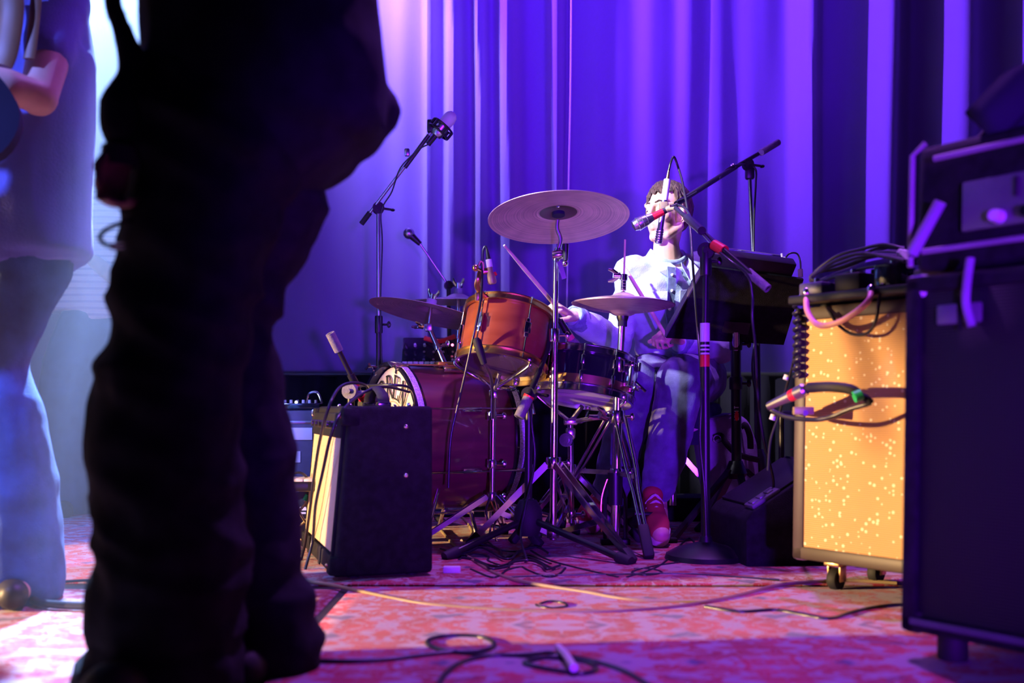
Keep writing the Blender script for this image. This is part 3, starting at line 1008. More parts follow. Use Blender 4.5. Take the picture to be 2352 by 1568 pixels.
# kick pedal
kp = kc - kf * .06
ped = thing('kick_pedal', (kp.x, kp.y, 0), 'chrome bass drum pedal clamped to the rear hoop', 'pedal')
pb_ = V((kp.x, kp.y, 0))
PMx = fr(pb_ + V((0, 0, 0)), (0, 0, 1), (-kf.y, kf.x, 0))
fm = MB()
for sg in (-1, 1):
    fm.rod(PMx @ V((sg * .055, .0, .01)), PMx @ V((sg * .055, 0, .24)), .008, 8)
fm.rod(PMx @ V((-.055, 0, .23)), PMx @ V((.055, 0, .23)), .007, 8)
fm.box((0, 0, .012), (.14, .03, .02), PMx, .004)
fm.build('frame', 'chrome', ped)
mb = MB().box((0, 0, 0), (.08, .28, .01), PMx @ Matrix.Translation(V((0, .16, .07))) @ Matrix.Rotation(R(-16), 4, 'X'), .003)
mb.build('footboard', 'steel', ped)
MB().rod(PMx @ V((0, 0, .23)), PMx @ V((0, .02, .40)), .005, 8).ball(PMx @ V((0, .015, .41)), .026, 12, (.8, 1, 1)).build('beater', 'head_white', ped)
MB().tube(spline([PMx @ V((0, .02, .23)), PMx @ V((0, .05, .15)), PMx @ V((0, .05, .1))], 4), .006, 6).build('chain', 'steel', ped)

# drum throne
tp = V((W(1545 - CX, 4.02), 4.02, 0))
thr = thing('drum_throne', tp, 'round drum throne with star-printed navy skirt under the drummer', 'stool')
sz = .50
seat = MB().lathe([(0, sz), (.15, sz), (.185, sz - .012), (.195, sz - .035), (.19, sz - .06), (0, sz - .06)], 40, Matrix.Translation((tp.x, tp.y, 0))).build('seat', 'navy', thr)
sk = MB().lathe([(.192, sz - .05), (.2, sz - .12), (.195, sz - .17), (.185, sz - .165), (.188, sz - .06)], 40, Matrix.Translation((tp.x, tp.y, 0)), True).build('skirt', 'navy', thr)
for a in (215, 245, 275, 305, 335, 185, 155):
    M = fr(V((tp.x, tp.y, sz - .115)) + V((.2 * math.cos(R(a)), .2 * math.sin(R(a)), 0)), (math.cos(R(a)), math.sin(R(a)), 0), (-math.sin(R(a)), math.cos(R(a)), 0))
    poly = []
    for k in range(10):
        rr = .05 if k % 2 == 0 else .02
        poly.append((rr * math.sin(R(36 * k + 12)), rr * math.cos(R(36 * k + 12))))
    MB().prism(poly, .004, M).build('star', 'star', sk)
MB().rod((tp.x, tp.y, .08), (tp.x, tp.y, sz - .06), .016, 14).build('pole', 'chrome', thr)
for a in (235, 355, 115):
    leg_pair(thr, (tp.x + .02 * math.cos(R(a)), tp.y + .02 * math.sin(R(a)), .30), (tp.x + .27 * math.cos(R(a)), tp.y + .27 * math.sin(R(a)), .012), wid=.02)
collar(thr, (tp.x, tp.y, .3), .026, .05, 'leg_hub')

# ================================================================== microphones and their stands
def tripod_base(root, b, zt, feet, material='blackmetal', r=.009):
    """folding mic-stand base: plastic hub, three straight legs with rubber feet, braces"""
    b = V(b)
    MB().lathe([(0, -.05), (.024, -.05), (.032, -.02), (.03, .03), (.018, .06), (0, .06)], 16, fr((b.x, b.y, zt))).build('leg_hub', material, root)
    for fx, fy in feet:
        t = V((b.x + fx * .06, b.y + fy * .06, zt - .01))
        f = V((b.x + fx, b.y + fy, .012))
        l = MB().rod(t, f, r, 10).build('leg', material, root)
        d = (f - t).normalized()
        MB().rod(f - d * .05, f + d * .002, r * 1.5, 12).build('rubber_foot', 'blackrub', l)

def pole(root, a, b, r, material='blackmetal', name='pole'):
    return MB().rod(a, b, r, 14).build(name, material, root)

def swivel(root, p, axis=(0, -1, 0), r=.022, material='blackmetal'):
    M = fr(p, axis)
    mb = MB().lathe([(0, -.016), (r, -.016), (r, .016), (0, .016)], 18, M)
    mb.lathe([(0, .016), (.008, .016), (.008, .024), (0, .024)], 10, M)
    sw_ = mb.build('swivel', material, root)
    k = MB().rod(M @ V((.018, 0, 0)), M @ V((.055, -.004, 0)), .005, 8).ball(M @ V((.058, -.005, 0)), .01, 8, (1, 1.6, .6))
    k.build('clutch_knob', material, sw_)
    return sw_

# ---- large condenser on a boom, beside the curtain
d0 = 4.05
mb_ = V((W(870 - CX, d0), d0, 0))
ms = thing('microphone_stand', mb_, 'slim boom stand behind the bass drum holding a large studio microphone', 'stand')
tripod_base(ms, mb_, .2, ((.28, -.1), (-.25, -.16), (0, .3)))
jt = P(869, 478, d0)
pole(ms, (mb_.x, mb_.y, .15), P(870, 750, d0), .011)
pole(ms, P(870, 760, d0), jt, .008, 'steel', 'upper_pole')
collar(ms, P(870, 745, d0), .015, .07, material='blackmetal')
swivel(ms, jt, (.2, -1, 0), .024)
bt, bb = P(1000, 290, 3.95), P(830, 514, 4.06)
pole(ms, bb, bt, .006, 'steel', 'boom')
MB().rod(P(930, 385, 3.98), P(985, 310, 3.96), .0085, 10).build('boom_sleeve', 'blackmetal', ms)
MB().box(P(935, 350, 3.97), (.02, .02, .03), None, .004).build('boom_clamp', 'steel', ms)
MB().tube([bb + (bt - bb) * .0, bb + (bt - bb) * .12], .011, 10).build('counterweight', 'blackrub', ms)
mic = thing('studio_microphone', P(1015, 300, 3.93), 'large pale condenser microphone in a black shock mount', 'microphone')
mc, md_ = P(1020, 287, 3.93), (P(1040, 266, 3.93) - P(1005, 308, 3.93)).normalized()
MM = fr(mc, md_, (0, 0, 1))
MB().lathe([(0, -.055), (.02, -.055), (.026, -.045), (.026, .0), (0, .0)], 22, MM).build('body', 'steel', mic)
MB().lathe([(0, 0), (.026, 0), (.027, .03), (.024, .048), (.014, .06), (0, .063)], 22, MM).build('grille', 'white', mic)
sm = MB()
for z in (-.035, -.005):
    ring = [MM @ V((.045 * math.cos(R(a)), .045 * math.sin(R(a)), z)) for a in range(0, 360, 20)]
    sm.tube(ring, .0045, 6, True)
for a in range(0, 360, 60):
    p0, p1 = MM @ V((.045 * math.cos(R(a)), .045 * math.sin(R(a)), -.035)), MM @ V((.045 * math.cos(R(a)), .045 * math.sin(R(a)), -.005))
    sm.rod(p0, p1, .006, 6)
    sm.rod(p0, MM @ V((.025 * math.cos(R(a + 20)), .025 * math.sin(R(a + 20)), -.02)), .0025, 6)
sm.box(P(990, 290, 3.95), (.03, .03, .05), None, .005)
sm.build('shock_mount', 'blackmetal', mic)
MB().rod(MM @ V((0, 0, -.055)), MM @ V((0, 0, -.1)), .011, 10).build('plug', 'blackmetal', mic)
cable('microphone_cable', [MM @ V((0, 0, -.1)), P(960, 345, 3.94), P(920, 385, 3.97), P(900, 440, 4.0), P(876, 485, 4.02), P(878, 560, 4.03), P(874, 700, 4.03), P(878, 850, 4.03)], .003, 'cable', 'thin black cable wound along the slim boom stand')

# ---- blurry vocal mic far behind
d0 = 4.55
vb = V((W(1035 - CX, d0), d0 + .1, 0))
ms = thing('microphone_stand', vb, 'dark straight stand in front of the backdrop with angled boom', 'stand')
tripod_base(ms, vb, .2, ((.25, -.15), (-.28, -.1), (0, .28)))
pole(ms, (vb.x, vb.y, .15), P(1030, 655, 4.6), .01)
pole(ms, P(1030, 655, 4.6), P(965, 560, 4.56), .005, 'steel', 'boom')
swivel(ms, P(1030, 655, 4.6), (.2, -1, 0), .02)
mic = thing('vocal_microphone', P(945, 540, d0), 'ball-headed vocal microphone pointing left in front of the backdrop', 'microphone')
ax = (P(938, 535, d0) - P(965, 560, d0)).normalized()
MM = fr(P(965, 560, d0), ax)
MB().lathe([(0, 0), (.011, 0), (.016, .05), (.018, .06), (0, .06)], 16, MM).build('body', 'blackmetal', mic)
MB().ball(MM @ V((0, 0, .07)), .026, 16).build('grille', 'steel', mic)

# ---- overhead condenser boom by the drummer
d0 = 3.95
ob = V((W(1742 - CX, d0), d0, 0))
ms = thing('microphone_stand', ob, 'tall thin overhead boom stand behind the drummer', 'stand')
tripod_base(ms, ob, .25, ((.3, -.12), (-.28, -.2), (.05, .3)))
jt = P(1718, 378, d0 - .02)
pole(ms, (ob.x, ob.y, .2), P(1738, 780, d0), .014)
pole(ms, P(1738, 790, d0), P(1722, 400, d0), .0085, 'chrome', 'upper_pole')
MB().box(P(1722, 395, d0), (.035, .03, .06), None, .008).build('pole_clamp', 'blackmetal', ms)
swivel(ms, jt, (.1, -1, .1), .02)
bt, bb = P(1553, 468, 3.62), P(1787, 327, 4.02)
pole(ms, P(1690, 383, 3.9), bt, .010, 'blackmetal', 'boom')
pole(ms, bb, P(1690, 383, 3.9), .008, 'blackmetal', 'rear_boom')
g = bb + (bt - bb) * .18
MB().rod(bb, g, .0135, 14).build('counterweight', 'greygrip', ms)
MB().ball(P(1684, 382, 3.89), .013, 10).build('boom_joint', 'steel', ms)
mic = thing('pencil_microphone', P(1520, 480, 3.6), 'slim condenser microphone hanging vertically in front of the drummer\'s face', 'microphone')
top, bot = P(1533, 412, 3.6), P(1512, 558, 3.6)
ax = bot - top
MB().rod(top, top + ax * .33, .0125, 16).build('upper_body', 'white', mic)
MB().rod(top + ax * .3, top + ax * .78, .0115, 16, .0105).build('body', 'steel', mic)
gm = MB()
MMx = fr(top + ax * .78, ax)
L = ax.length * .22
gm.lathe([(0, 0), (.0125, 0), (.0125, L), (.009, L + .003), (0, L + .003)], 18, MMx)
for k in range(5):
    gm.lathe([(.0125, L * (.15 + k * .17)), (.0142, L * (.2 + k * .17)), (.0125, L * (.25 + k * .17))], 18, MMx)
gm.build('capsule', 'steel', mic)
MB().rod(top, top - ax * .14, .007, 10, .004).build('plug', 'brass', mic)
c = MB().rod(top + ax * .42, P(1545, 470, 3.6), .012, 12)
c.box(top + ax * .42, (.03, .03, .03), None, .006)
c.build('clip', 'cable_tan', mic)
cable('microphone_cable', [top - ax * .14, P(1541, 372, 3.6), P(1548, 360, 3.61), P(1558, 385, 3.62), P(1570, 430, 3.58), P(1585, 520, 3.5), P(1590, 590, 3.4), P(1598, 700, 3.3), P(1606, 800, 3.16), P(1612, 900, 3.08), P(1608, 1010, 3.07), P(1618, 1120, 3.06), P(1622, 1230, 3.06)], .0042, 'cable', 'long grey cable falling from the hanging condenser past the music tray')
cable('microphone_cable', [P(1600, 441, 3.66), P(1575, 455, 3.63), P(1555, 462, 3.61)], .0035, 'cable', 'short pale cable end beside the overhead boom tip')
cable('microphone_cable', [P(1652, 410, 3.8), P(1668, 390, 3.86), P(1690, 380, 3.88), P(1715, 378, 3.92), P(1735, 388, 3.93), P(1736, 420, 3.93), P(1732, 500, 3.93), P(1731, 580, 3.93), P(1730, 650, 3.9), P(1735, 760, 3.88), P(1728, 850, 3.86), P(1745, 950, 3.86), P(1765, 1060, 3.86), P(1770, 1130, 3.84)], .0042, 'cable', 'cable running down the tall thin overhead stand')

# ---- the singer's boom stand on a round base
d0 = 3.08
bc = G(1621, 1286)
vs_ = thing('microphone_stand', bc, 'black boom stand on a heavy round base beside the drummer', 'stand')
MB().lathe([(0, 0), (.122, 0), (.127, .006), (.122, .02), (.09, .038), (.04, .052), (.022, .058), (.018, .075), (0, .075)], 48, Matrix.Translation(bc)).build('round_base', 'blackmetal', vs_)
bx = bc.x
jt = P(1622, 577, bc.y)
pole(vs_, (bx, bc.y, .06), P(1619, 770, bc.y), .0145)
pole(vs_, P(1619, 780, bc.y), jt, .0095, 'blackmetal', 'upper_pole')
MB().rod(P(1619, 742, bc.y), P(1619, 785, bc.y), .0155, 16).build('grip_sticker', 'white', vs_)
for k in range(3):
    MB().rod(P(1619, 792 + k * 9, bc.y), P(1619, 796 + k * 9, bc.y), .0149, 16).build('sticker_line', 'white', vs_)
MB().rod(P(1619, 815, bc.y), P(1619, 842, bc.y), .0152, 16).build('red_sticker', 'red', vs_, label='red sticker band')
collar(vs_, P(1621, 600, bc.y), .017, .09, 'clutch', 'blackmetal')
swivel(vs_, jt, (-.3, -1, 0), .026)
be, bf = P(1764, 663, 2.92), P(1552, 478, 3.5)
pole(vs_, P(1680, 590, 3.0), bf, .0078, 'blackmetal', 'boom')
pole(vs_, be, P(1660, 572, 3.02), .0085, 'blackmetal', 'rear_boom')
MB().rod(P(1718, 624, 2.97), be, .0135, 14).build('boom_grip', 'greygrip', vs_)
MB().rod(P(1640, 562, 3.06), P(1664, 576, 3.02), .0165, 16).build('red_clutch', 'red', vs_, label='red clutch ring')
MB().rod(P(1578, 500, 3.4), P(1612, 530, 3.2), .014, 14).build('boom_sleeve', 'blackmetal', vs_)
mic = thing('vocal_microphone', P(1490, 498, 3.58), 'vocal microphone with a magenta band at the drummer\'s mouth', 'microphone')
ma, mz = P(1556, 470, 3.56), P(1452, 521, 3.56)
ax = mz - ma
Lm = ax.length
MM = fr(ma, ax)
MB().lathe([(0, 0), (.008, 0), (.009, Lm * .2), (.011, Lm * .3), (.012, Lm * .6), (0, Lm * .6)], 18, MM).build('body', 'blackmetal', mic)
MB().lathe([(0, Lm * .32), (.0125, Lm * .32), (.0135, Lm * .55), (0, Lm * .55)], 18, MM).build('colour_band', 'red', mic, label='magenta band')
gm = MB().lathe([(0, Lm * .55), (.014, Lm * .55), (.021, Lm * .72), (.024, Lm * .86), (.018, Lm * .97), (0, Lm * 1.0)], 20, MM)
for k in range(3):
    z = Lm * (.66 + .1 * k)
    gm.lathe([(.017 + .003 * k, z), (.0215 + .002 * k, z + .003), (.017 + .003 * k, z + .006)], 20, MM)
gm.build('grille', 'steel', mic)
cl = MB().rod(P(1535, 480, 3.55), bf, .006, 12).rod(P(1532, 481, 3.56), P(1542, 477, 3.55), .012, 14)
cl.build('clip', 'cable_tan', mic)
cable('microphone_cable', [ma, P(1575, 480, 3.5), P(1600, 520, 3.3), P(1660, 585, 3.0), P(1715, 630, 2.93), P(1728, 680, 2.93), P(1728, 730, 2.93), P(1735, 800, 2.95), P(1740, 900, 2.98), P(1752, 1000, 3.0), P(1776, 1100, 3.0), P(1772, 1150, 3.02)], .0042, 'cable', 'black cable looping from the boom grip down beside the tripod')

# ---- snare mic on low boom stand
bd = 3.27
sb2 = V((W(1213 - CX, bd), bd, 0))
ms = thing('microphone_stand', sb2, 'short black boom stand with long low legs in front of the crash stand', 'stand')
tripod_base(ms, sb2, .115, ((-.26, -.2), (.3, -.3), (.04, .33)), r=.0115)
MB().lathe([(0, -.05), (.035, -.045), (.048, -.01), (.045, .04), (.028, .07), (0, .072)], 18, fr((sb2.x, sb2.y, .10))).build('base_hub', 'blackrub', ms)
pole(ms, (sb2.x, sb2.y, .1), P(1215, 890, bd), .0125)
swivel(ms, P(1216, 905, bd), (-.3, -1, 0), .024)
be, bf = P(1192, 958, bd - .05), P(1262, 800, bd + .1)
pole(ms, be, P(1240, 850, bd + .02), .010, 'blackmetal', 'boom')
MB().rod(be, P(1214, 912, bd - .03), .0175, 14).build('boom_grip', 'greygrip', ms)
MB().rod(P(1213, 914, bd - .03), P(1216, 908, bd - .03), .018, 14).build('red_ring', 'red', ms)
MB().tube(spline([P(1240, 850, bd + .02), P(1258, 800, bd + .08), P(1266, 740, bd + .1), P(1285, 735, bd + .12)], 5), .008, 10).build('gooseneck', 'blackmetal', ms)
mic = thing('snare_microphone', P(1310, 780, 3.45), 'dark microphone with pink band angled down at the snare drum', 'microphone')
ma, mz = P(1286, 735, 3.42), P(1326, 803, 3.46)
MM = fr(ma, mz - ma)
Lm = (mz - ma).length
MB().lathe([(0, 0), (.010, 0), (.013, Lm * .5), (0, Lm * .5)], 16, MM).build('body', 'blackmetal', mic)
MB().lathe([(0, Lm * .5), (.0135, Lm * .5), (.0145, Lm * .64), (0, Lm * .64)], 16, MM).build('colour_band', 'pink', mic, label='pink band')
MB().lathe([(0, Lm * .64), (.015, Lm * .64), (.02, Lm * .8), (.02, Lm * .93), (.014, Lm), (0, Lm)], 18, MM).build('grille', 'greygrip', mic)
cable('microphone_cable', [P(1216, 920, bd - .02), P(1222, 980, bd - .03), P(1228, 1060, bd - .03), P(1208, 1160, bd - .06), P(1196, 1230, bd - .1), P(1210, 1285, 3.0) * 1.0], .004, 'cable', 'cable hanging beside the short black boom stand')

# ---- tom clip mic
mic = thing('tom_microphone', P(1118, 600, TD - .1), 'small clip-on microphone with white tape on the tom rim', 'microphone')
dd = TD - .12
ma, mz = P(1118, 572, dd), P(1131, 652, dd)
MM = fr(ma, mz - ma)
Lm = (mz - ma).length
MB().lathe([(0, 0), (.004, 0), (.0075, Lm * .25), (.0085, Lm * .3), (0, Lm * .3)], 14, MM).build('plug', 'blackmetal', mic)
MB().lathe([(0, Lm * .3), (.0105, Lm * .3), (.0105, Lm * .52), (0, Lm * .52)], 14, MM).build('tape', 'white', mic, label='white tape')
MB().lathe([(0, Lm * .52), (.0085, Lm * .52), (.009, Lm * .66), (.014, Lm * .74), (.0155, Lm * .95), (.012, Lm), (0, Lm)], 16, MM).build('capsule', 'cable_tan', mic)
MB().rod(MM @ V((.012, 0, Lm * .68)), MM @ V((.016, 0, Lm * .78)), .006, 8).build('red_mark', 'red', mic)
cp = MB().tube(spline([P(1125, 622, dd), P(1105, 625, dd), P(1100, 640, dd - .01), P(1096, 655, dd), P(1104, 672, dd + .02), P(1118, 684, dd + .05)], 5), [.010] * 26, 8, flat=.45)
cp.ball(P(1092, 615, dd), .012, 10)
cp.rod(P(1092, 615, dd), P(1106, 622, dd), .006, 8)
cp.tube(spline([P(1100, 610, dd), P(1104, 601, dd), P(1110, 606, dd), P(1110, 628, dd)], 5), .004, 6)
cp.box(P(1100, 682, dd + .02), (.026, .03, .03), None, .004)
cp.build('rim_clip', 'brass', mic)
cable('microphone_cable', [ma, P(1114, 566, dd), P(1109, 580, dd), P(1108, 620, dd), P(1104, 690, dd - .03), P(1090, 760, dd - .04), P(1068, 860, dd - .02), P(1052, 930, dd), P(1035, 1010, dd), P(1030, 1120, dd)], .0042, 'cable', 'cable hanging from the clip-on microphone past the bass drum')

# ---- mic under the tom
mic = thing('tom_microphone', P(1100, 810, 3.2), 'black foam-tipped microphone under the tom, on a bent arm', 'microphone')
ma, mz = P(1112, 835, 3.22), P(1093, 776, 3.2)
MB().tube([mz, mz + (ma - mz) * .1, mz + (ma - mz) * .5, ma], [.008, .014, .014, .010], 14).build('capsule', 'blackrub', mic)
MB().tube(spline([ma, P(1122, 850, 3.24), P(1128, 870, 3.28), P(1131, 905, 3.36), P(1131, 960, 3.43)], 5), .0055, 8).build('bent_arm', 'steel', mic)

# ---- kick mic stand (short boom, seen above the small amp)
kb = V((W(800 - CX, 3.3), 3.32, 0))
ms = thing('microphone_stand', kb, 'low boom stand with grey foam grip behind the small amplifier', 'stand')
tripod_base(ms, kb, .12, ((-.22, .1), (.2, .18), (.03, -.16)))
jt = P(806, 898, 3.3)
pole(ms, (kb.x, kb.y, .1), jt, .012)
swivel(ms, jt, (-.3, -1, 0), .026, 'greygrip')
b0, b1 = P(758, 765, 3.25), P(838, 925, 3.34)
pole(ms, b0, b1, .0085, 'blackmetal', 'boom')
MB().rod(b0, b0 + (b1 - b0) * .25, .0155, 14).build('boom_grip', 'greygrip', ms)
q = b0 + (b1 - b0) * .62
MB().rod(b0 + (b1 - b0) * .58, b0 + (b1 - b0) * .72, .013, 14).build('boom_sleeve', 'blackmetal', ms)
MB().rod(b0 + (b1 - b0) * .72, b0 + (b1 - b0) * .77, .0145, 14).build('red_ring', 'red', ms)
MB().rod(b0 + (b1 - b0) * .90, b0 + (b1 - b0) * .95, .0145, 14).build('red_ring', 'red', ms)
mic = thing('kick_microphone', P(852, 935, 3.42), 'pale round kick drum microphone before the cream head', 'microphone')
MM = fr(P(846, 930, 3.36), (.7, .7, -.1))
MB().lathe([(0, -.03), (.02, -.03), (.03, 0), (.034, .03), (.025, .05), (0, .055)], 20, MM).build('body', 'blackmetal', mic)
MB().lathe([(0, .04), (.027, .04), (.03, .055), (.02, .07), (0, .074)], 20, MM).build('grille', 'steel', mic)
cable('microphone_cable', [P(842, 930, 3.34), P(825, 890, 3.3), P(860, 885, 3.2), P(905, 884, 3.15), P(940, 890, 3.2), P(952, 915, 3.3), P(955, 960, 3.4)], .0045, 'cable', 'black cable arching before the cream lettered drum head')

# ================================================================== amplifiers and gear
def corner_caps(root, M, size, material, s=.035, which=None):
    sx, sy, sz = size
    for i, (a, b, c) in enumerate([(x, y, z) for x in (-1, 1) for y in (-1, 1) for z in (-1, 1)]):
        if which and i not in which:
            continue
        mb = MB()
        mb.box((a * (sx / 2 - s / 2 + .002), b * (sy / 2 - s / 2 + .002), c * (sz / 2 - s / 2 + .002)), (s + .002, s + .002, s + .002), M, .008)
        mb.build('corner_cap', material, root)

# ---- small combo (left of the kit): front face turned to stage left, leaning back a little
a_near = G(776, 1337)
a_far = G(707, 1264)
ux = (a_near - a_far).normalized()          # along the front face, towards us
back = V((-ux.y, ux.x, 0))                  # into the cabinet
if back.x < 0:
    back = -back
AW, AD, AH = .62, .265, .465
ctr = a_near - ux * AW / 2 + back * AD / 2
AM = Matrix((ux, back, V((0, 0, 1)))).transposed().to_4x4()
AM.translation = V((ctr.x, ctr.y, 0))
amp = thing('guitar_amplifier', ctr, 'small black combo amplifier with cream grille cloth and strap handle', 'amplifier')
z0 = .012
bm_ = MB()
# cabinet profile in depth/height: sloping front (baffle leans back)
prof = [(-AD / 2 - .012, z0), (AD / 2, z0), (AD / 2, z0 + AH), (-AD / 2 + .03, z0 + AH)]
bmx = bmesh.new()
vv = []
for sx in (-1, 1):
    for (yy, zz) in prof:
        vv.append(bmx.verts.new(AM @ V((sx * AW / 2, yy, zz))))
n = len(prof)
bmx.faces.new(vv[:n]); bmx.faces.new(vv[n:][::-1])
for i in range(n):
    bmx.faces.new((vv[i], vv[(i + 1) % n], vv[n + (i + 1) % n], vv[n + i]))
bmesh.ops.recalc_face_normals(bmx, faces=bmx.faces[:])
bmesh.ops.bevel(bmx, geom=bmx.edges[:], offset=.012, segments=3, affect='EDGES', profile=.5)
bmx.verts.index_update()
MB().add([v.co.copy() for v in bmx.verts], [[v.index for v in f.verts] for f in bmx.faces]).build('cabinet', 'tolex', amp)
bmx.free()
# front frame: local x along the face, z up the sloped face
fbot, ftop = V((0, -AD / 2 - .012, z0)), V((0, -AD / 2 + .03, z0 + AH))
fz = (ftop - fbot).normalized()
FM = AM @ Matrix((V((1, 0, 0)), fz.cross(V((1, 0, 0))), fz)).transposed().to_4x4()
FM.translation = AM @ fbot
FL = (ftop - fbot).length
gm_ = FM @ Matrix.Translation(V((0, -.004, .06 + (FL - .14) / 2)))
MB().box((0, 0, 0), (AW - .07, .008, FL - .15), gm_, .002).build('grille_cloth', 'grille_cream', amp, local=gm_)
for s_ in (-1, 1):
    MB().box((s_ * (AW / 2 - .028), -.002, FL / 2), (.014, .014, FL - .1), FM, .004).build('side_trim', 'tolex', amp)
MB().box((0, -.006, FL - .055), (AW - .05, .014, .07), FM, .005).build('control_panel', 'tolex', amp)
for k in range(6):
    MB().lathe([(0, 0), (.012, 0), (.010, .018), (0, .018)], 14, FM @ Matrix.Translation(V((-.2 + k * .08, -.012, FL - .055))) @ Matrix.Rotation(R(90), 4, 'X')).build('knob', 'knob', amp)
MB().box((0, -.004, .035), (AW - .03, .016, .045), FM, .005).build('lower_panel', 'tolex', amp)
for s_ in (-1, 1):
    for zz in (.03, FL - .03):
        c_ = MB().box((s_ * (AW / 2 - .022), .01, zz), (.05, .05, .05), FM, .008).build('corner_cap', 'tolex', amp)
        MB().ball(FM @ V((s_ * (AW / 2 - .03), -.016, zz)), .0055, 10).build('screw', 'brass', c_)
for s_ in (-.12, .12):
    MB().box((s_, -.014, .035), (.03, .004, .05), FM, .001).build('panel_strap', 'tolex', amp)
for zz in (.42, .285):
    MB().ball(AM @ V((AW / 2 + .001, .055, zz)), .0075, 12, (1, 1, 1)).build('screw', 'chrome', amp)
for yy in (-.08, .09):
    for xx in (-.2, .0, .2):
        MB().ball(AM @ V((xx, yy, z0 + AH + .001)), .006, 10).build('screw', 'chrome', amp)
hs = spline([AM @ V((-.1, .03, z0 + AH + .004)), AM @ V((-.085, .03, z0 + AH + .03)), AM @ V((-.02, .03, z0 + AH + .055)), AM @ V((.05, .03, z0 + AH + .05)), AM @ V((.115, .03, z0 + AH + .03)), AM @ V((.13, .03, z0 + AH + .004))], 6)
MB().tube(hs, .006, 8, flat=3.0, hint=(0, 0, 1)).build('strap_handle', 'blackrub', amp)
for s_ in (-.1, .13):
    MB().box((s_, .03, z0 + AH + .006), (.028, .04, .012), AM, .003).build('handle_end', 'chrome', amp)
for sx in (-1, 1):
    for sy in (-1, 1):
        MB().lathe([(0, -.001), (.018, -.001), (.016, .014), (0, .014)], 14, AM @ Matrix.Translation(V((sx * (AW / 2 - .05), sy * (AD / 2 - .05), 0)))).build('rubber_foot', 'blackrub', amp)
cable('instrument_cable', [P(838, 925, 3.3), P(845, 890, 3.1), P(815, 879, 2.95), P(780, 890, 2.86), P(755, 935, 2.76), P(735, 1010, 2.85), P(722, 1090, 2.9), P(712, 1170, 2.95), P(700, 1250, 3.05), P(690, 1290, 3.06)], .0045, 'cable', 'thick cable over the front of the small combo, arching at its top')
cable('instrument_cable', [P(940, 900, 3.2), P(880, 888, 3.05), P(830, 905, 2.95), P(785, 945, 2.74), P(760, 1000, 2.7), P(742, 1080, 2.8), P(725, 1160, 2.86), P(718, 1240, 2.92), P(700, 1310, 2.88)], .0045, 'cable', 'second dark cable draped diagonally over the combo grille')

# ---- gold-cloth cabinet on casters
g0 = P(1826, 1297, 2.62)
gd = V((.60, -.80, 0)).normalized()          # along its face, towards us
gb = V((.80, .60, 0)).normalized()           # into the cabinet
GW, GD, GH = .56, .28, .655
zb = .075
gc = V((g0.x, g0.y, 0)) + gd * GW / 2 + gb * GD / 2
GM = Matrix((gd, gb, V((0, 0, 1)))).transposed().to_4x4()
GM.translation = V((gc.x, gc.y, zb + GH / 2))
GM = GM @ Matrix.Rotation(R(-1.2), 4, 'X')
gold = thing('speaker_cabinet', (gc.x, gc.y, 0), 'speaker cabinet with glittering gold grille cloth on casters', 'speaker')
MB().box((0, .006, 0), (GW, GD - .012, GH), GM, .012, 3).build('cabinet', 'tolex', gold)
for sx, sz_, w_, h_ in ((0, 1, GW, .034), (0, -1, GW, .034), (-1, 0, .034, GH), (1, 0, .034, GH)):
    MB().box((sx * (GW / 2 - .017), -GD / 2 + .004, sz_ * (GH / 2 - .017)), (w_, .022, h_), GM, .006).build('frame_strip', 'trim_brown', gold)
gm_ = GM @ Matrix.Translation(V((0, -GD / 2 + .003, 0)))
MB().box((0, 0, 0), (GW - .06, .01, GH - .06), gm_, .002).build('grille_cloth', 'grille_gold', gold, local=gm_)
for sx in (-1, 1):
    for sz_ in (-1, 1):
        MB().box((sx * (GW / 2 - .018), -GD / 2 + .016, sz_ * (GH / 2 - .018)), (.044, .044, .044), GM, .012).build('corner_cap', 'steel', gold)
def caster(root, p, yaw):
    M = Matrix.Translation(V((p[0], p[1], 0))) @ Matrix.Rotation(yaw, 4, 'Z')
    wl = MB().lathe([(.008, -.012), (.026, -.012), (.029, -.006), (.029, .006), (.026, .012), (.008, .012)], 22, M @ Matrix.Translation(V((0, 0, .029))) @ Matrix.Rotation(R(90), 4, 'X'), True)
    c = MB().box((0, 0, .069), (.045, .045, .012), M, .003)
    for s_ in (-1, 1):
        c.box((.004, s_ * .017, .046), (.03, .004, .046), M, .001)
    c.rod(M @ V((0, -.02, .029)), M @ V((0, .02, .029)), .005, 8)
    f = c.build('caster_fork', 'brass', root)
    wl.build('caster_wheel', 'blackrub', f)
for sx, sy in ((-.19, -.09), (-.19, .09), (.19, -.09), (.19, .09)):
    q = GM @ V((sx, sy, 0))
    caster(gold, (q.x, q.y), R(40))
GT = zb + GH + .002

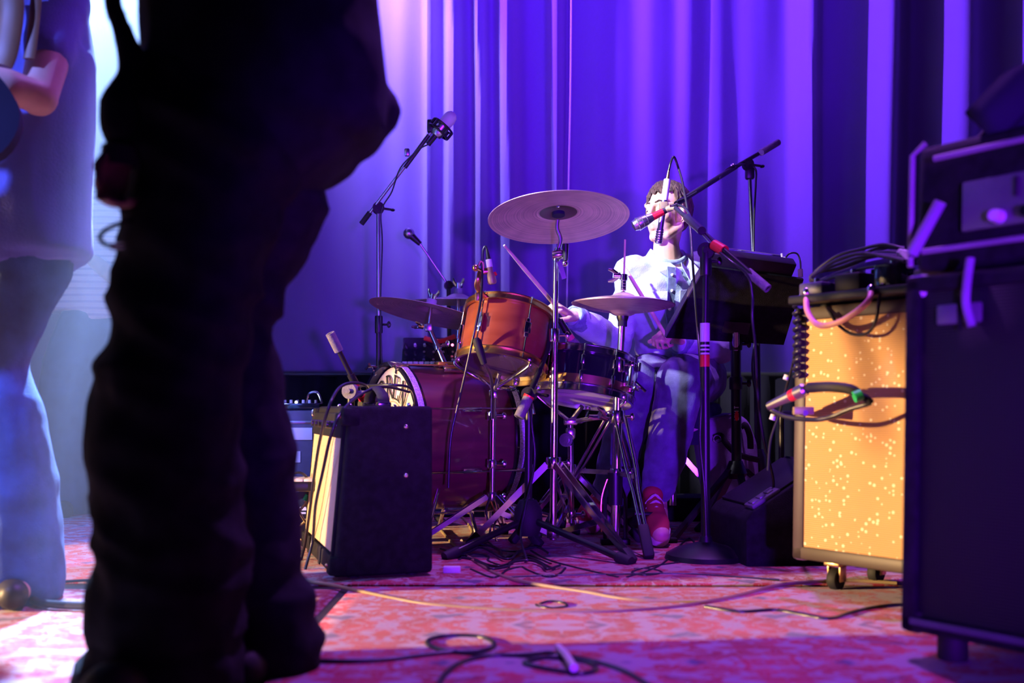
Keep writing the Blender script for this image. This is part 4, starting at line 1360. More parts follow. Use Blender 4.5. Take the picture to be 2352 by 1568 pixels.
# pedalboard on the gold cabinet, with a pile of leads
pbm = Matrix((gd, gb, V((0, 0, 1)))).transposed().to_4x4()
pbm.translation = V((gc.x, gc.y, GT)) + gb * -.02
pbo = thing('pedalboard', pbm.translation, 'black effects pedalboard crowded with stomp boxes on the gold cabinet', 'pedalboard')
MB().box((0, -.01, .018), (.54, .31, .022), pbm, .005).build('board', 'blackmetal', pbo)
for k in range(4):
    MB().lathe([(0, 0), (.012, 0), (.012, .008), (0, .008)], 10, pbm @ Matrix.Translation(V(((-.2, .2)[k % 2], (-.1, .1)[k // 2], 0)))).build('rubber_foot', 'blackrub', pbo)
random.seed(11)
cols = ['panel', 'belt', 'snare', 'case', 'brass', 'panel', 'navy', 'case', 'snare', 'panel']
for k in range(10):
    px_, py_ = -.215 + .107 * (k % 5), (-.085, .075)[k // 5]
    ht = .032 + .012 * (k % 3)
    M = pbm @ Matrix.Translation(V((px_, py_, .03))) @ Matrix.Rotation(R(random.uniform(-6, 6)), 4, 'Z')
    e = thing('effects_pedal', M.translation, '', 'pedal', 'stomp boxes on the pedalboard')
    e['label'] = ['grey stomp box at the outer front corner of the pedalboard', 'matte black stomp box beside the grey one in the pedalboard front row',
                  'black stomp box in the middle of the pedalboard front row', 'dark grey stomp box in the pedalboard front row',
                  'brass-coloured stomp box in the pedalboard front row next to the tall black cabinet', 'grey stomp box at the rear outer corner of the pedalboard',
                  'navy stomp box in the rear row of the pedalboard', 'dark grey stomp box in the middle of the pedalboard rear row',
                  'glossy black stomp box in the rear row of the pedalboard', 'grey stomp box in the rear row next to the tall black cabinet'][k]
    MB().box((0, 0, ht / 2), (.072, .118, ht), M, .006).build('housing', cols[k], e)
    for s_ in (-.02, .02):
        MB().lathe([(0, ht), (.009, ht), (.008, ht + .014), (0, ht + .014)], 12, M @ Matrix.Translation(V((s_, .03, 0)))).build('knob', 'knob', e)
    MB().lathe([(0, ht), (.008, ht), (.008, ht + .008), (.006, ht + .012), (0, ht + .012)], 12, M @ Matrix.Translation(V((0, -.03, 0)))).build('footswitch', 'chrome', e)
for nm, px_, lm in (('a', 1852, 'led_white'), ('b', 2001, 'led_white')):
    pass
def onboard(x, y, dz=0.0, u=0.0):
    """point above the gold cabinet: pixel column/row read at the depth of its face plus u into it"""
    t = (x - 1826) / (2085 - 1826)
    d = 2.62 + (2.30 - 2.62) * t + u
    return P(x, y, d)
cable('patch_cable', [onboard(1853, 675, u=-.02), onboard(1852, 690, u=-.05), onboard(1855, 715, u=-.07), onboard(1872, 741, u=-.08), onboard(1895, 748, u=-.08), onboard(1930, 738, u=-.07), onboard(1968, 715, u=-.06), onboard(1995, 690, u=-.05), onboard(2001, 668, u=-.02)], .0075, 'cable_pink', 'thick pink lead drooping over the gold grille cloth')
for px_, py_, nm in ((1853, 672, 'white plug where the pink lead enters the outer pedal'), (2001, 666, 'white plug where the pink lead enters the inner pedal')):
    o = MB().ball(onboard(px_, py_, u=-.02), .011, 12, (1, 1, 1.3)).build('cable_plug', 'chrome', None)
    tag(o, nm, 'plug')
cable('patch_cable', [onboard(1905, 715, u=-.012), onboard(1925, 745, u=-.012), onboard(1955, 766, u=-.012), onboard(1990, 766, u=-.012), onboard(2010, 740, u=-.012), onboard(2018, 700, u=-.012), onboard(2021, 675, u=-.01)], .004, 'cable', 'thin black lead hanging in a loop on the gold grille cloth')
random.seed(5)
for k in range(9):
    u = .04 + .028 * k
    z_ = random.uniform(-6, 10)
    pts = [onboard(2078, 598 - 4 * k + z_ * .3, u=u), onboard(2030, 585 - 3 * k + z_, u=u), onboard(1975, 578 + z_ + 6 * (k % 3), u=u), onboard(1925, 592 + z_ + 8 * (k % 3), u=u), onboard(1880, 620 + z_ * .5, u=u),
           onboard(1862, 636 + k, u=u), onboard(1880, 645, u=u), onboard(1930, 632 - k, u=u), onboard(1985, 615 - k, u=u), onboard(2070, 606 - 2 * k, u=u)]
    cable('instrument_cable', pts, .0048, 'pile', ('dark lead in the heap of cables piled on the pedalboard'), 'heap of leads on the pedalboard')
o = MB().tube([onboard(2072, 585, u=.08), onboard(2086, 598, u=.08), onboard(2076, 615, u=.08)], .012, 10).tube([onboard(2066, 580, u=.1), onboard(2098, 586, u=.1)], .01, 8).build('cable_tie', 'white')
tag(o, 'white tie gathering the heap of leads beside the amplifier head', 'tie')
wrap = []
for k in range(30):
    t = k / 29
    wrap.append(onboard(1830 + 7 * math.sin(k * 2.1), 690 + 175 * t, u=-.015 + .012 * math.cos(k * 2.1)))
cable('instrument_cable', wrap, .005, 'cable', 'twisted dark lead hanging down the outer edge of the gold cabinet', n=4)

# microphone in front of the gold cabinet
sbp = V((W(1795 - CX, 3.42), 3.42, 0))
ms = thing('microphone_stand', sbp, 'low stand hidden behind the wedge, reaching to the gold cabinet', 'stand')
MB().lathe([(0, 0), (.09, 0), (.09, .012), (.03, .024), (0, .026)], 30, Matrix.Translation((sbp.x, sbp.y, 0))).build('round_base', 'blackmetal', ms)
pole(ms, (sbp.x, sbp.y, .02), P(1795, 948, 3.42), .010)
pole(ms, P(1795, 948, 3.42), P(1850, 948, 2.46), .007, 'blackmetal', 'boom')
MB().box(P(1845, 943, 2.47), (.05, .018, .02), None, .003).build('mic_clip', 'cable_tan', ms)
mic = thing('amplifier_microphone', P(1800, 912, 2.45), 'dynamic microphone with red ring pointing at the gold grille cloth', 'microphone')
ma, mz = P(1766, 932, 2.52), P(1852, 893, 2.42)
Lm = (mz - ma).length
MM = fr(ma, mz - ma)
MB().lathe([(0, 0), (.010, 0), (.012, Lm * .3), (.0135, Lm * .6), (0, Lm * .6)], 18, MM).build('body', 'steel', mic)
MB().lathe([(0, Lm * .6), (.0145, Lm * .6), (.015, Lm * .74), (0, Lm * .74)], 18, MM).build('colour_band', 'red', mic, label='red ring')
MB().lathe([(0, Lm * .74), (.0155, Lm * .74), (.0165, Lm * .96), (.012, Lm), (0, Lm)], 18, MM).build('grille', 'steel', mic)
o = MB().tube(spline([P(1858, 890, 2.42), P(1905, 888, 2.36), P(1950, 893, 2.32), P(1972, 905, 2.31)], 5), .0125, 12).tube(spline([P(1972, 905, 2.31), P(1990, 915, 2.3), P(2000, 925, 2.3)], 5), .009, 10).build('foam_sleeved_cable', 'blackrub')
tag(o, 'black foam-sleeved lead floating out before the gold cloth', 'cable')
MB().rod(P(1962, 912, 2.30), P(1978, 906, 2.30), .0135, 12).build('green_tape', 'green', o, label='green tape')
cable('microphone_cable', [P(2000, 925, 2.3), P(1985, 930, 2.31), P(1950, 940, 2.34), P(1915, 955, 2.37), P(1880, 963, 2.4), P(1840, 962, 2.45), P(1800, 955, 2.5), P(1770, 940, 2.54), P(1766, 932, 2.52)], .006, 'cable', 'black lead curling back under the microphone before the gold cloth')
lead = MB().tube(spline([P(1830, 760, 2.66), P(1822, 830, 2.66), P(1806, 890, 2.7), P(1790, 950, 2.72), P(1770, 1010, 2.75), P(1764, 1080, 2.76)], 5), .0035, 8).build('microphone_cable', 'cable')
tag(lead, 'thin lead with white tags hanging between wedge and gold cabinet', 'cable')
for a_, b_ in (((1808, 862), (1804, 872)), ((1777, 952), (1773, 964))):
    MB().rod(P(*a_, 2.69), P(*b_, 2.69), .008, 10).build('cable_tag', 'white', lead)

# ---- black half stack at the right
b0 = P(2078, 1457, 1.86)
bd_ = V((.58, -.81, 0)).normalized()
bb_ = V((.81, .58, 0)).normalized()
BW, BD, BH = .74, .34, .655
zb = .055
bc_ = V((b0.x, b0.y, 0)) + bd_ * BW / 2 + bb_ * BD / 2
BM = Matrix((bd_, bb_, V((0, 0, 1)))).transposed().to_4x4()
BM.translation = V((bc_.x, bc_.y, zb + BH / 2))
BM = BM @ Matrix.Rotation(R(-1.5), 4, 'X')
cab = thing('speaker_cabinet', (bc_.x, bc_.y, 0), 'tall black speaker cabinet under the amplifier head', 'speaker')
MB().box((0, .008, 0), (BW, BD - .016, BH), BM, .014, 3).build('cabinet', 'tolex_matte', cab)
for sx, sz_, w_, h_ in ((0, 1, BW, .03), (0, -1, BW, .03), (-1, 0, .03, BH), (1, 0, .03, BH)):
    MB().box((sx * (BW / 2 - .015), -BD / 2 + .006, sz_ * (BH / 2 - .015)), (w_, .026, h_), BM, .006).build('frame_strip', 'tolex', cab)
gm_ = BM @ Matrix.Translation(V((0, -BD / 2 + .008, 0)))
MB().box((0, 0, 0), (BW - .05, .01, BH - .05), gm_, .002).build('grille_cloth', 'grille_black', cab, local=gm_)
MB().box((0, -BD / 2 - .008, -BH / 2 + .02), (BW - .04, .004, .012), BM, .001).build('lower_piping', 'case', cab)
for sx in (-1, 1):
    for sz_ in (-1, 1):
        MB().box((sx * (BW / 2 - .018), -BD / 2 + .018, sz_ * (BH / 2 - .018)), (.045, .045, .045), BM, .012).build('corner_cap', 'white' if sz_ > 0 and sx < 0 else 'blackrub', cab)
bd2 = MB().box((-BW / 2 + .105, -BD / 2 - .003, BH / 2 - .075), (.085, .006, .036), BM, .004).build('badge', 'panel', cab)
MB().prism([(-.004, .03), (.003, .03), (.006, -.03), (-.001, -.03)], .002, BM @ Matrix.Translation(V((-BW / 2 + .107, -BD / 2 - .006, BH / 2 - .075))) @ Matrix.Rotation(R(90), 4, 'X')).build('badge_gap', 'tolex_matte', bd2)
for sx in (-1, 1):
    for sy in (-1, 1):
        q = BM @ V((sx * (BW / 2 - .06), sy * (BD / 2 - .06), 0))
        MB().lathe([(0, 0), (.024, 0), (.027, .008), (.027, .05), (.02, .064), (0, .064)], 18, Matrix.Translation((q.x, q.y, 0))).build('rubber_foot', 'blackrub', cab)

# amplifier head
HW, HDp, HHt = .74, .25, .24
hz0 = zb + BH + .012
HMx = Matrix((bd_, bb_, V((0, 0, 1)))).transposed().to_4x4()
hc = bc_ + bd_ * -.006
HMx.translation = V((hc.x, hc.y, hz0 + HHt / 2)) + bb_ * -.02
HMx = HMx @ Matrix.Rotation(R(-2), 4, 'X')
head = thing('guitar_amplifier', (hc.x, hc.y, hz0), 'black amplifier head with grey control panel on the tall black cabinet', 'amplifier')
MB().box((0, .01, 0), (HW, HDp - .02, HHt), HMx, .016, 3).build('cabinet', 'tolex', head)
MB().box((.03, -HDp / 2 + .012, -.012), (HW - .14, .012, .09), HMx, .003).build('control_panel', 'panel', head)
for k in range(9):
    MB().lathe([(0, 0), (.013, 0), (.010, .02), (0, .02)], 14, HMx @ Matrix.Translation(V((-.2 + k * .055, -HDp / 2 + .006, -.04))) @ Matrix.Rotation(R(90), 4, 'X')).build('knob', 'chrome' if k % 2 else 'white', head)
for k in range(14):
    MB().box((-.17 + k * .03, -HDp / 2 + .004, .008), (.006, .006, .035), HMx, .001).build('vent_slot', 'knob', head)
for zz, x0, x1 in ((-.085, -HW / 2 + .03, HW / 2 - .03), (.085, -HW / 2 + .05, HW / 2 - .03)):
    MB().tube([HMx @ V((x0, -HDp / 2 - .002, zz)), HMx @ V((x1, -HDp / 2 - .002, zz))], .0055, 10).build('white_piping', 'piping', head, label='pale piping')
for sx in (-1, 1):
    MB().tube([HMx @ V((sx * (HW / 2 - .004), -HDp / 2 - .0, -HHt / 2 + .01)), HMx @ V((sx * (HW / 2 - .004), -HDp / 2, HHt / 2 - .02)), HMx @ V((sx * (HW / 2 - .03), -HDp / 2, HHt / 2 - .002))], .0055, 10).build('white_piping', 'piping', head)
    MB().lathe([(0, 0), (.02, 0), (.018, .014), (0, .014)], 14, Matrix.Translation(HMx @ V((sx * .25, 0, -HHt / 2 - .012)))).build('rubber_foot', 'blackrub', head)
MB().tube(spline([HMx @ V((-.3, -.02, HHt / 2)), HMx @ V((-.26, -.02, HHt / 2 + .03)), HMx @ V((-.15, -.02, HHt / 2 + .036)), HMx @ V((-.02, -.02, HHt / 2 + .02))], 6), .009, 8, flat=2.2).build('strap_handle', 'blackrub', head)
# cloth thrown over the head
cv, cf = [], []
NX, NY = 26, 14
for j in range(NY + 1):
    for i in range(NX + 1):
        x = -.27 + .56 * i / NX
        y = -.115 + .24 * j / NY
        z = HHt / 2 + .085 + .05 * math.sin(min(1, i / 8) * math.pi / 2) + .016 * noise.noise(V((x * 9, y * 9, 1.7))) + .05 * (i / NX) - .03 * (1 - min(1, j / 3)) - .02 * (1 - min(1, i / 3))
        cv.append(HMx @ V((x, y, z)))
for j in range(NY):
    for i in range(NX):
        a = j * (NX + 1) + i
        cf.append((a, a + 1, a + NX + 2, a + NX + 1))
o = MB().add(cv, cf).build('folded_jacket', 'navy', None, 70)
md = o.modifiers.new('thick', 'SOLIDIFY')
md.thickness = .075
md.offset = -1
tag(o, 'dark folded jacket lying on top of the amplifier head', 'jacket')
# drumstick-like rod leaning at the head and the strap on the cabinet
o = MB().tube([HMx @ V((-HW / 2 + .02, -HDp / 2 - .02, -.09)), HMx @ V((-HW / 2 + .075, -HDp / 2 - .02, -.002))], .011, 12).build('cable_sleeve', 'bag')
tag(o, 'short sleeved plug leaning across the amplifier head front', 'plug')
o = MB().tube(spline([BM @ V((-.24, -BD / 2 - .012, BH / 2 + .02)), BM @ V((-.243, -BD / 2 - .016, BH / 2 - .02)), BM @ V((-.246, -BD / 2 - .014, BH / 2 - .06)), BM @ V((-.236, -BD / 2 - .012, BH / 2 - .1))], 6), .0075, 10).build('hanging_strap', 'bag')
tag(o, 'pale strap end hanging over the front of the tall black cabinet', 'strap')

# ---- wedge monitor between drummer and gold cabinet
wy = 2.93
w0 = V((W(1722 - CX, wy), wy, 0))
prof = [(0, 0.004), (.0, .14), (.02, .165), (.26, .315), (.40, .2), (.40, .004)]
WM = Matrix((V((.99, .12, 0)).normalized(), V((0, 0, 1)), V((-.12, .99, 0)).normalized() * 1)).transposed().to_4x4()
WM.translation = V((w0.x - .01, w0.y, 0))
wed = thing('floor_monitor', w0, 'black wedge-shaped floor monitor beside the gold cabinet', 'speaker')
bmx = bmesh.new()
lo = [bmx.verts.new(WM @ V((x, z, 0))) for x, z in prof]
hi = [bmx.verts.new(WM @ V((x, z, .34))) for x, z in prof]
bmx.faces.new(lo); bmx.faces.new(hi[::-1])
for i in range(len(prof)):
    j = (i + 1) % len(prof)
    bmx.faces.new((lo[i], lo[j], hi[j], hi[i]))
bmesh.ops.recalc_face_normals(bmx, faces=bmx.faces[:])
bmesh.ops.bevel(bmx, geom=bmx.edges[:], offset=.006, segments=2, affect='EDGES', profile=.5)
bmx.verts.index_update()
MB().add([v.co.copy() for v in bmx.verts], [[v.index for v in f.verts] for f in bmx.faces]).build('cabinet', 'tolex_matte', wed)
bmx.free()
sl = V((.24, .15, 0)).normalized()
SMx = WM @ Matrix((sl, V((-sl.y, sl.x, 0)), V((0, 0, 1)))).transposed().to_4x4()
SMx.translation = WM @ V((.02, .165, 0))
MB().box((.06, .006, .05), (.1, .012, .07), SMx, .003).build('handle_plate', 'case', wed)
for k in range(3):
    MB().box((.03 + .028 * k, .013, .05), (.02, .006, .04), SMx, .002).build('socket', 'panel', wed)
MB().box((.14, .004, .17), (.24, .008, .3), SMx, .002).build('grille', 'blackmetal', wed)

# ---- sampler tray on its tripod
tb_ = V((W(1692 - CX, 3.62), 3.62, 0))
tr = thing('tripod_stand', tb_, 'dark tripod stand with sticker carrying the tilted tray', 'stand')
pole(tr, (tb_.x, tb_.y, P(0, 1075, 3.62).z - .02), P(1690, 800, 3.62), .0185)
pole(tr, P(1690, 810, 3.62), P(1690, 760, 3.585), .014, 'steel', 'upper_pole')
for yy in (790, 880):
    collar(tr, P(1690, yy, 3.62), .022, .045, material='blackmetal')
MB().lathe([(0, -.03), (.03, -.03), (.042, -.01), (.03, .02), (.024, .035), (0, .035)], 18, fr(P(1690, 1080, 3.62))).build('leg_hub', 'blackmetal', tr)
hubz = P(0, 1080, 3.62).z
for fx, fy in ((-.26, -.16), (.03, -.18), (.3, .1), (-.05, .3)):
    l = MB().bar((tb_.x + fx * .12, tb_.y + fy * .12, hubz), (tb_.x + fx, tb_.y + fy, .012), .024, .014).build('leg', 'blackmetal', tr)
    MB().box((tb_.x + fx, tb_.y + fy, .012), (.034, .034, .022), None, .006).build('rubber_foot', 'blackrub', l)
# sticker with the block lettering UNIT over a red blot, wrapped on the pole
stk = MB()
glyph = {'U': [((0, 0), (0, 1)), ((0, 0), (.6, 0)), ((.6, 0), (.6, 1))], 'N': [((0, 0), (0, 1)), ((0, 1), (.6, 0)), ((.6, 0), (.6, 1))],
         'I': [((.3, 0), (.3, 1))], 'T': [((.3, 0), (.3, 1)), ((0, 1), (.6, 1))], 'E': [((0, 0), (0, 1)), ((0, 1), (.6, 1)), ((0, .5), (.5, .5)), ((0, 0), (.6, 0))]}
ppx = P(1692, 945, 3.62 - .0205)
for i, ch in enumerate('UNIT'):
    for a_, b_ in glyph[ch]:
        def tp_(q):
            # text runs up the pole: letter x -> up, letter y -> left
            return V((ppx.x + .007 - q[1] * .015, ppx.y, ppx.z - .03 + i * .0135 + q[0] * .0155))
        stk.bar(tp_(a_), tp_(b_), .003, .0022, (0, 1, 0))
stk.build('sticker_letters', 'white', tr)
MB().lathe([(0, 0), (.0075, 0), (.0075, .0022), (0, .0022)], 14, fr(P(1692, 955, 3.60), (0, -1, 0)) @ Matrix.Diagonal((1, 2.4, 1, 1))).build('red_sticker', 'red', tr, label='red sticker patch')

tc4 = [P(1530, 776, 3.58), P(1622, 612, 3.40), P(1846, 642, 3.46), P(1800, 792, 3.64)]
tnx = (tc4[3] - tc4[0]).normalized()
tny = (tc4[1] - tc4[0])
tray = thing('equipment_tray', P(1690, 735, 3.62), 'large black tilted tray held in front of the drummer', 'tray')
nrm = tnx.cross(tny).normalized()
if nrm.y < 0:
    nrm = -nrm
vs = [p for p in tc4] + [p + nrm * .012 for p in tc4]
fs = [(0, 1, 2, 3), (7, 6, 5, 4), (0, 4, 5, 1), (1, 5, 6, 2), (2, 6, 7, 3), (3, 7, 4, 0)]
MB().add(vs, fs).build('plate', 'tolex_matte', tray, 20)
lip = MB().bar(tc4[0] + nrm * .018, tc4[1] + nrm * .018, .008, .03, nrm).build('edge_lip', 'case', tray)
MB().bar(P(1660, 745, 3.575), P(1720, 750, 3.575), .05, .03, nrm).build('bracket', 'blackmetal', tray)
# sampler lying on the tray's upper end
sam = thing('sampler', P(1735, 610, 3.72), 'black pad sampler with tilted display on the upper edge of the tray', 'sampler')
sx0 = (tc4[2] - tc4[1]).normalized()
SMp = fr((tc4[1] + tc4[2]) / 2 + nrm * .036 - tny.normalized() * .075, nrm, -sx0)
MB().box((0, .02, .0), (.31, .2, .045), SMp, .006).build('housing', 'blackmetal', sam)
MB().box((0, .085, .055), (.30, .016, .085), SMp @ Matrix.Rotation(R(8), 4, 'X'), .004).build('display', 'snare', sam)
MB().box((0, .08, .098), (.30, .026, .008), SMp @ Matrix.Rotation(R(8), 4, 'X'), .002).build('display_rim', 'case', sam)
for s_ in (-.145, .145):
    MB().rod(SMp @ V((s_, .09, .1)), SMp @ V((s_ * 1.05, .04, .03)), .004, 8).build('display_arm', 'white', sam)
for i in range(5):
    for j in range(2):
        MB().box((-.1 + .05 * i, -.02 + .04 * j, .026), (.034, .028, .008), SMp, .002).build('pad', 'panel', sam)
for i in range(8):
    MB().lathe([(0, 0), (.006, 0), (.005, .01), (0, .01)], 10, SMp @ Matrix.Translation(V((-.13 + .036 * i, .055, .022)))).build('knob', 'panel', sam)
cable('usb_cable', [P(1800, 600, 3.53), P(1812, 583, 3.53), P(1830, 582, 3.53), P(1838, 600, 3.52), P(1839, 630, 3.5)], .003, 'cable', 'short cable arching from the sampler display')
o = MB().rod(P(1797, 605, 3.53), P(1804, 592, 3.53), .008, 10).build('cable_plug', 'white')
tag(o, 'white plug at the sampler display', 'plug')
o = MB().rod(P(1838, 618, 3.5), P(1839, 636, 3.5), .009, 10).build('cable_plug', 'white')
tag(o, 'white plug standing at the tray corner', 'plug')

# ---- grey shoulder bag behind the tripod
bg = V((W(1672 - CX, 3.86), 3.86, 0))
bag = thing('shoulder_bag', bg, 'grey nylon gig bag with black strap leaning behind the tripod', 'bag')
outl = [P(1612, 962, 3.85), P(1690, 946, 3.85), P(1722, 965, 3.85), P(1742, 1020, 3.85), P(1748, 1150, 3.85), P(1752, 1214, 3.85), P(1645, 1216, 3.85), P(1622, 1110, 3.85), P(1606, 1010, 3.85)]
bmx = bmesh.new()
f0 = bmx.faces.new([bmx.verts.new(p) for p in outl])
ex = bmesh.ops.extrude_face_region(bmx, geom=[f0])
for v in ex['geom']:
    if isinstance(v, bmesh.types.BMVert):
        v.co.y += .16
bmesh.ops.recalc_face_normals(bmx, faces=bmx.faces[:])
bmesh.ops.bevel(bmx, geom=bmx.edges[:], offset=.022, segments=3, affect='EDGES', profile=.5)
bmx.verts.index_update()
MB().add([v.co.copy() for v in bmx.verts], [[v.index for v in f.verts] for f in bmx.faces]).build('bag_body', 'bag', bag, 50)
bmx.free()
bd0 = 3.84
MB().tube(spline([P(1640, 1005, bd0), P(1655, 1000, bd0), P(1670, 1020, bd0 - .01), P(1690, 1040, bd0 - .01), P(1715, 1050, bd0 - .01), P(1742, 1056, bd0)], 5), .012, 8, flat=.3, hint=(0, 0, 1)).build('strap', 'blackrub', bag)
MB().tube(spline([P(1704, 980, bd0), P(1712, 976, bd0 - .02), P(1722, 1000, bd0 - .02), P(1724, 1030, bd0)], 5), .012, 8, flat=.3).build('handle', 'blackrub', bag)
ring = [P(1648 + 9 * math.cos(R(a)), 1008 + 9 * math.sin(R(a)), bd0 - .008) for a in range(0, 360, 30)]
MB().tube(ring, .0025, 6, True).build('d_ring', 'chrome', bag)
for k in range(2):
    MB().tube([P(1650 + 8 * k, 1118, bd0 + .002), P(1682 + 8 * k, 1200, bd0 + .002)], .003, 6).build('piping', 'case', bag)
MB().tube([P(1614, 965, bd0 + .004), P(1690, 950, bd0 + .004)], .0035, 6).build('zip', 'case', bag)
wat = MB().box(P(1590, 1168, 4.2), (.3, .2, .1), None, .01).build('gear_case', 'tolex')
wat.location.z = .054
tag(wat, 'low black gear case on the rug behind the drum throne', 'case')

# ---- flight case, pedal shelf and power box at the far left
fcx = P(690, 940, 4.15)
fcb = V((P(640, 0, 4.15).x, 4.28, 0))
fl = thing('flight_case', fcb, 'grey flight case with pale violet labels behind the small combo', 'case')
fh = P(0, 942, 4.15).z
MB().box((fcb.x, fcb.y, fh / 2 + .004), (.34, .3, fh - .008), None, .01).build('case_body', 'case', fl)
MB().box((fcb.x, fcb.y, fh - .05), (.346, .306, .012), None, .002).build('lid_seam', 'steel', fl)
for (x0, y0, x1, y1) in ((656, 982, 717, 1010), (656, 1036, 690, 1062)):
    a_, b_ = P(x0, y0, 4.125), P(x1, y1, 4.125)
    MB().box(((a_.x + b_.x) / 2, 4.127, (a_.z + b_.z) / 2), (b_.x - a_.x, .004, a_.z - b_.z), None, .001).build('label', 'white', fl)
for s_ in (-1, 1):
    MB().box((fcb.x + s_ * .16, fcb.y - .14, fh - .01), (.04, .04, .03), None, .008).build('corner_cap', 'steel', fl)
mx = thing('mixer', P(690, 935, 4.2), 'small mixer with glowing light on the grey flight case', 'mixer')
mp_ = V((P(685, 0, 4.22).x, 4.25, fh))
MB().box((mp_.x, mp_.y, fh + .016), (.2, .16, .028), None, .005).build('housing', 'snare', mx)
for k in range(7):
    MB().lathe([(0, 0), (.007, 0), (.006, .014), (0, .014)], 10, Matrix.Translation((mp_.x - .08 + .026 * k, mp_.y - .04, fh + .03))).build('knob', 'white' if k % 3 else 'chrome', mx)
MB().ball((mp_.x + .0, mp_.y - .07, fh + .034), .006, 10).build('indicator', 'led_white', mx)
MB().tube(spline([(mp_.x + .03, mp_.y, fh + .03), (mp_.x + .04, mp_.y, fh + .07), (mp_.x + .075, mp_.y, fh + .075), (mp_.x + .095, mp_.y, fh + .03)], 5), .005, 8).build('gooseneck', 'chrome', mx)

kbd = 3.12
kx = P(700, 1118, kbd)
kb = thing('keyboard_shelf', (kx.x, kbd, 0), 'dark keyboard with cables laid on it beside the combo', 'keyboard')
kz = P(0, 1117, kbd).z
kL = MB().box((kx.x - .2, kbd + .12, kz), (.56, .24, .032), None, .006).build('keyboard_body', 'blackmetal', kb)
MB().box((kx.x + .072, kbd + .12, kz), (.03, .244, .036), None, .006).build('end_cheek', 'blackrub', kb)
for k in range(16):
    MB().box((kx.x - .44 + .03 * k, kbd + .06, kz + .019), (.027, .12, .008), None, .001).build('key', 'keys', kb)
for sg in (-1, 1):
    MB().bar((kx.x - .2 + sg * .24, kbd + .2, .014), (kx.x - .2 - sg * .2, kbd + .2, kz - .02), .025, .02, (0, 1, 0)).build('stand_tube', 'blackmetal', kb)
MB().bar((kx.x - .2 + .25, kbd + .02, .014), (kx.x - .2 + .25, kbd + .25, .014), .025, .025).build('stand_foot', 'blackmetal', kb)
MB().bar((kx.x - .2 - .25, kbd + .02, .014), (kx.x - .2 - .25, kbd + .25, .014), .025, .025).build('stand_foot', 'blackmetal', kb)
cable('instrument_cable', [P(668, 1088, 3.2), P(690, 1085, 3.2), P(705, 1098, 3.2), P(690, 1104, 3.18)], .004, 'cable', 'small loop of cable lying on the keyboard end')
cable('instrument_cable', [P(735, 1100, 3.3), P(712, 1140, 3.32), P(690, 1170, 3.34), P(668, 1185, 3.36)], .0045, 'cable_tan', 'tan cable with green tape under the keyboard')
o = MB().rod(P(707, 1136, 3.31), P(700, 1148, 3.31), .008, 10).build('tape_flag', 'green')
tag(o, 'bright green tape on the cable under the keyboard', 'tape')
cable('instrument_cable', [P(672, 1130, 3.4), P(690, 1180, 3.42), P(712, 1212, 3.45)], .004, 'cable_tan', 'tan cable hanging steeply under the keyboard')
cable('instrument_cable', [P(700, 1150, 3.44), P(708, 1185, 3.46), P(680, 1215, 3.48)], .004, 'cable_tan', 'tan cable crossing the other leads under the keyboard')
pwb = V((P(694, 0, 3.75).x, 3.85, 0))
pw = thing('power_supply', pwb, 'black power unit with white print on the floor under the keyboard', 'power unit')
MB().box((pwb.x, pwb.y, P(0, 1130, 3.75).z / 2 + .004), (.13, .2, P(0, 1130, 3.75).z - .008), None, .008).build('housing', 'blackmetal', pw)
for (x0, y0, x1, y1) in ((681, 1134, 690, 1142), (688, 1164, 706, 1172), (690, 1176, 702, 1180)):
    a_, b_ = P(x0, y0, 3.745), P(x1, y1, 3.745)
    MB().box(((a_.x + b_.x) / 2, 3.749, (a_.z + b_.z) / 2), (b_.x - a_.x, .003, a_.z - b_.z), None).build('print_mark', 'white', pw)

# ---- synthesizer far behind the bass drum
sy = 4.3
sc0 = P(1000, 838, sy)
syn = thing('synthesizer', (sc0.x, sy + .1, 0), 'knob-covered synthesizer with keys and red strip behind the bass drum', 'synthesizer')
MB().box((sc0.x, sy + .1, sc0.z - .02), (.34, .26, .05), None, .006).build('chassis', 'snare', syn)
SY = Matrix.Translation((sc0.x, sy + .19, sc0.z + .055)) @ Matrix.Rotation(R(-62), 4, 'X')
MB().box((0, 0, 0), (.33, .02, .15) if False else (.33, .15, .02), Matrix.Translation((sc0.x, sy + .2, sc0.z + .065)) @ Matrix.Rotation(R(62), 4, 'X'), .004).build('rear_panel', 'snare', syn)
PMs = Matrix.Translation((sc0.x, sy + .2, sc0.z + .065)) @ Matrix.Rotation(R(62), 4, 'X')
random.seed(3)
for k in range(22):
    MB().lathe([(0, 0), (.007, 0), (.0055, .014), (0, .014)], 10, PMs @ Matrix.Translation(V((-.15 + .043 * (k % 8), -.05 + .04 * (k // 8), .01)))).build('knob', random.choice(['white', 'chrome', 'panel', 'chrome']), syn)
for k in range(12):
    MB().box((sc0.x - .13 + .024 * k, sy + .02, sc0.z + .008), (.02, .1, .012), None, .002).build('key', 'keys', syn)
st_ = MB()
st_.tube(spline([P(975, 776, sy + .2), P(1000, 783, sy + .18), P(1018, 782, sy + .18), P(1045, 772, sy + .2)], 5), .011, 8, flat=.6)
st_.build('red_ribbon', 'red', syn, label='red strip')
MB().ball(P(1039, 792, sy + .14), .006, 10).build('indicator', 'led_pink', syn)
MB().box((sc0.x, sy + .22, .3), (.1, .06, .6), None, .006).build('stand_column', 'blackmetal', syn)
MB().box((sc0.x, sy + .2, .012), (.3, .3, .02), None, .004).build('stand_foot', 'blackmetal', syn)
cable('patch_cable', [P(1030, 815, sy + .1), P(1025, 795, sy + .05), P(1032, 782, sy + .05), P(1045, 790, sy + .05), P(1050, 815, sy + .05), P(1042, 840, sy + .1)], .004, 'cable', 'patch cable looping over the synthesizer knobs')

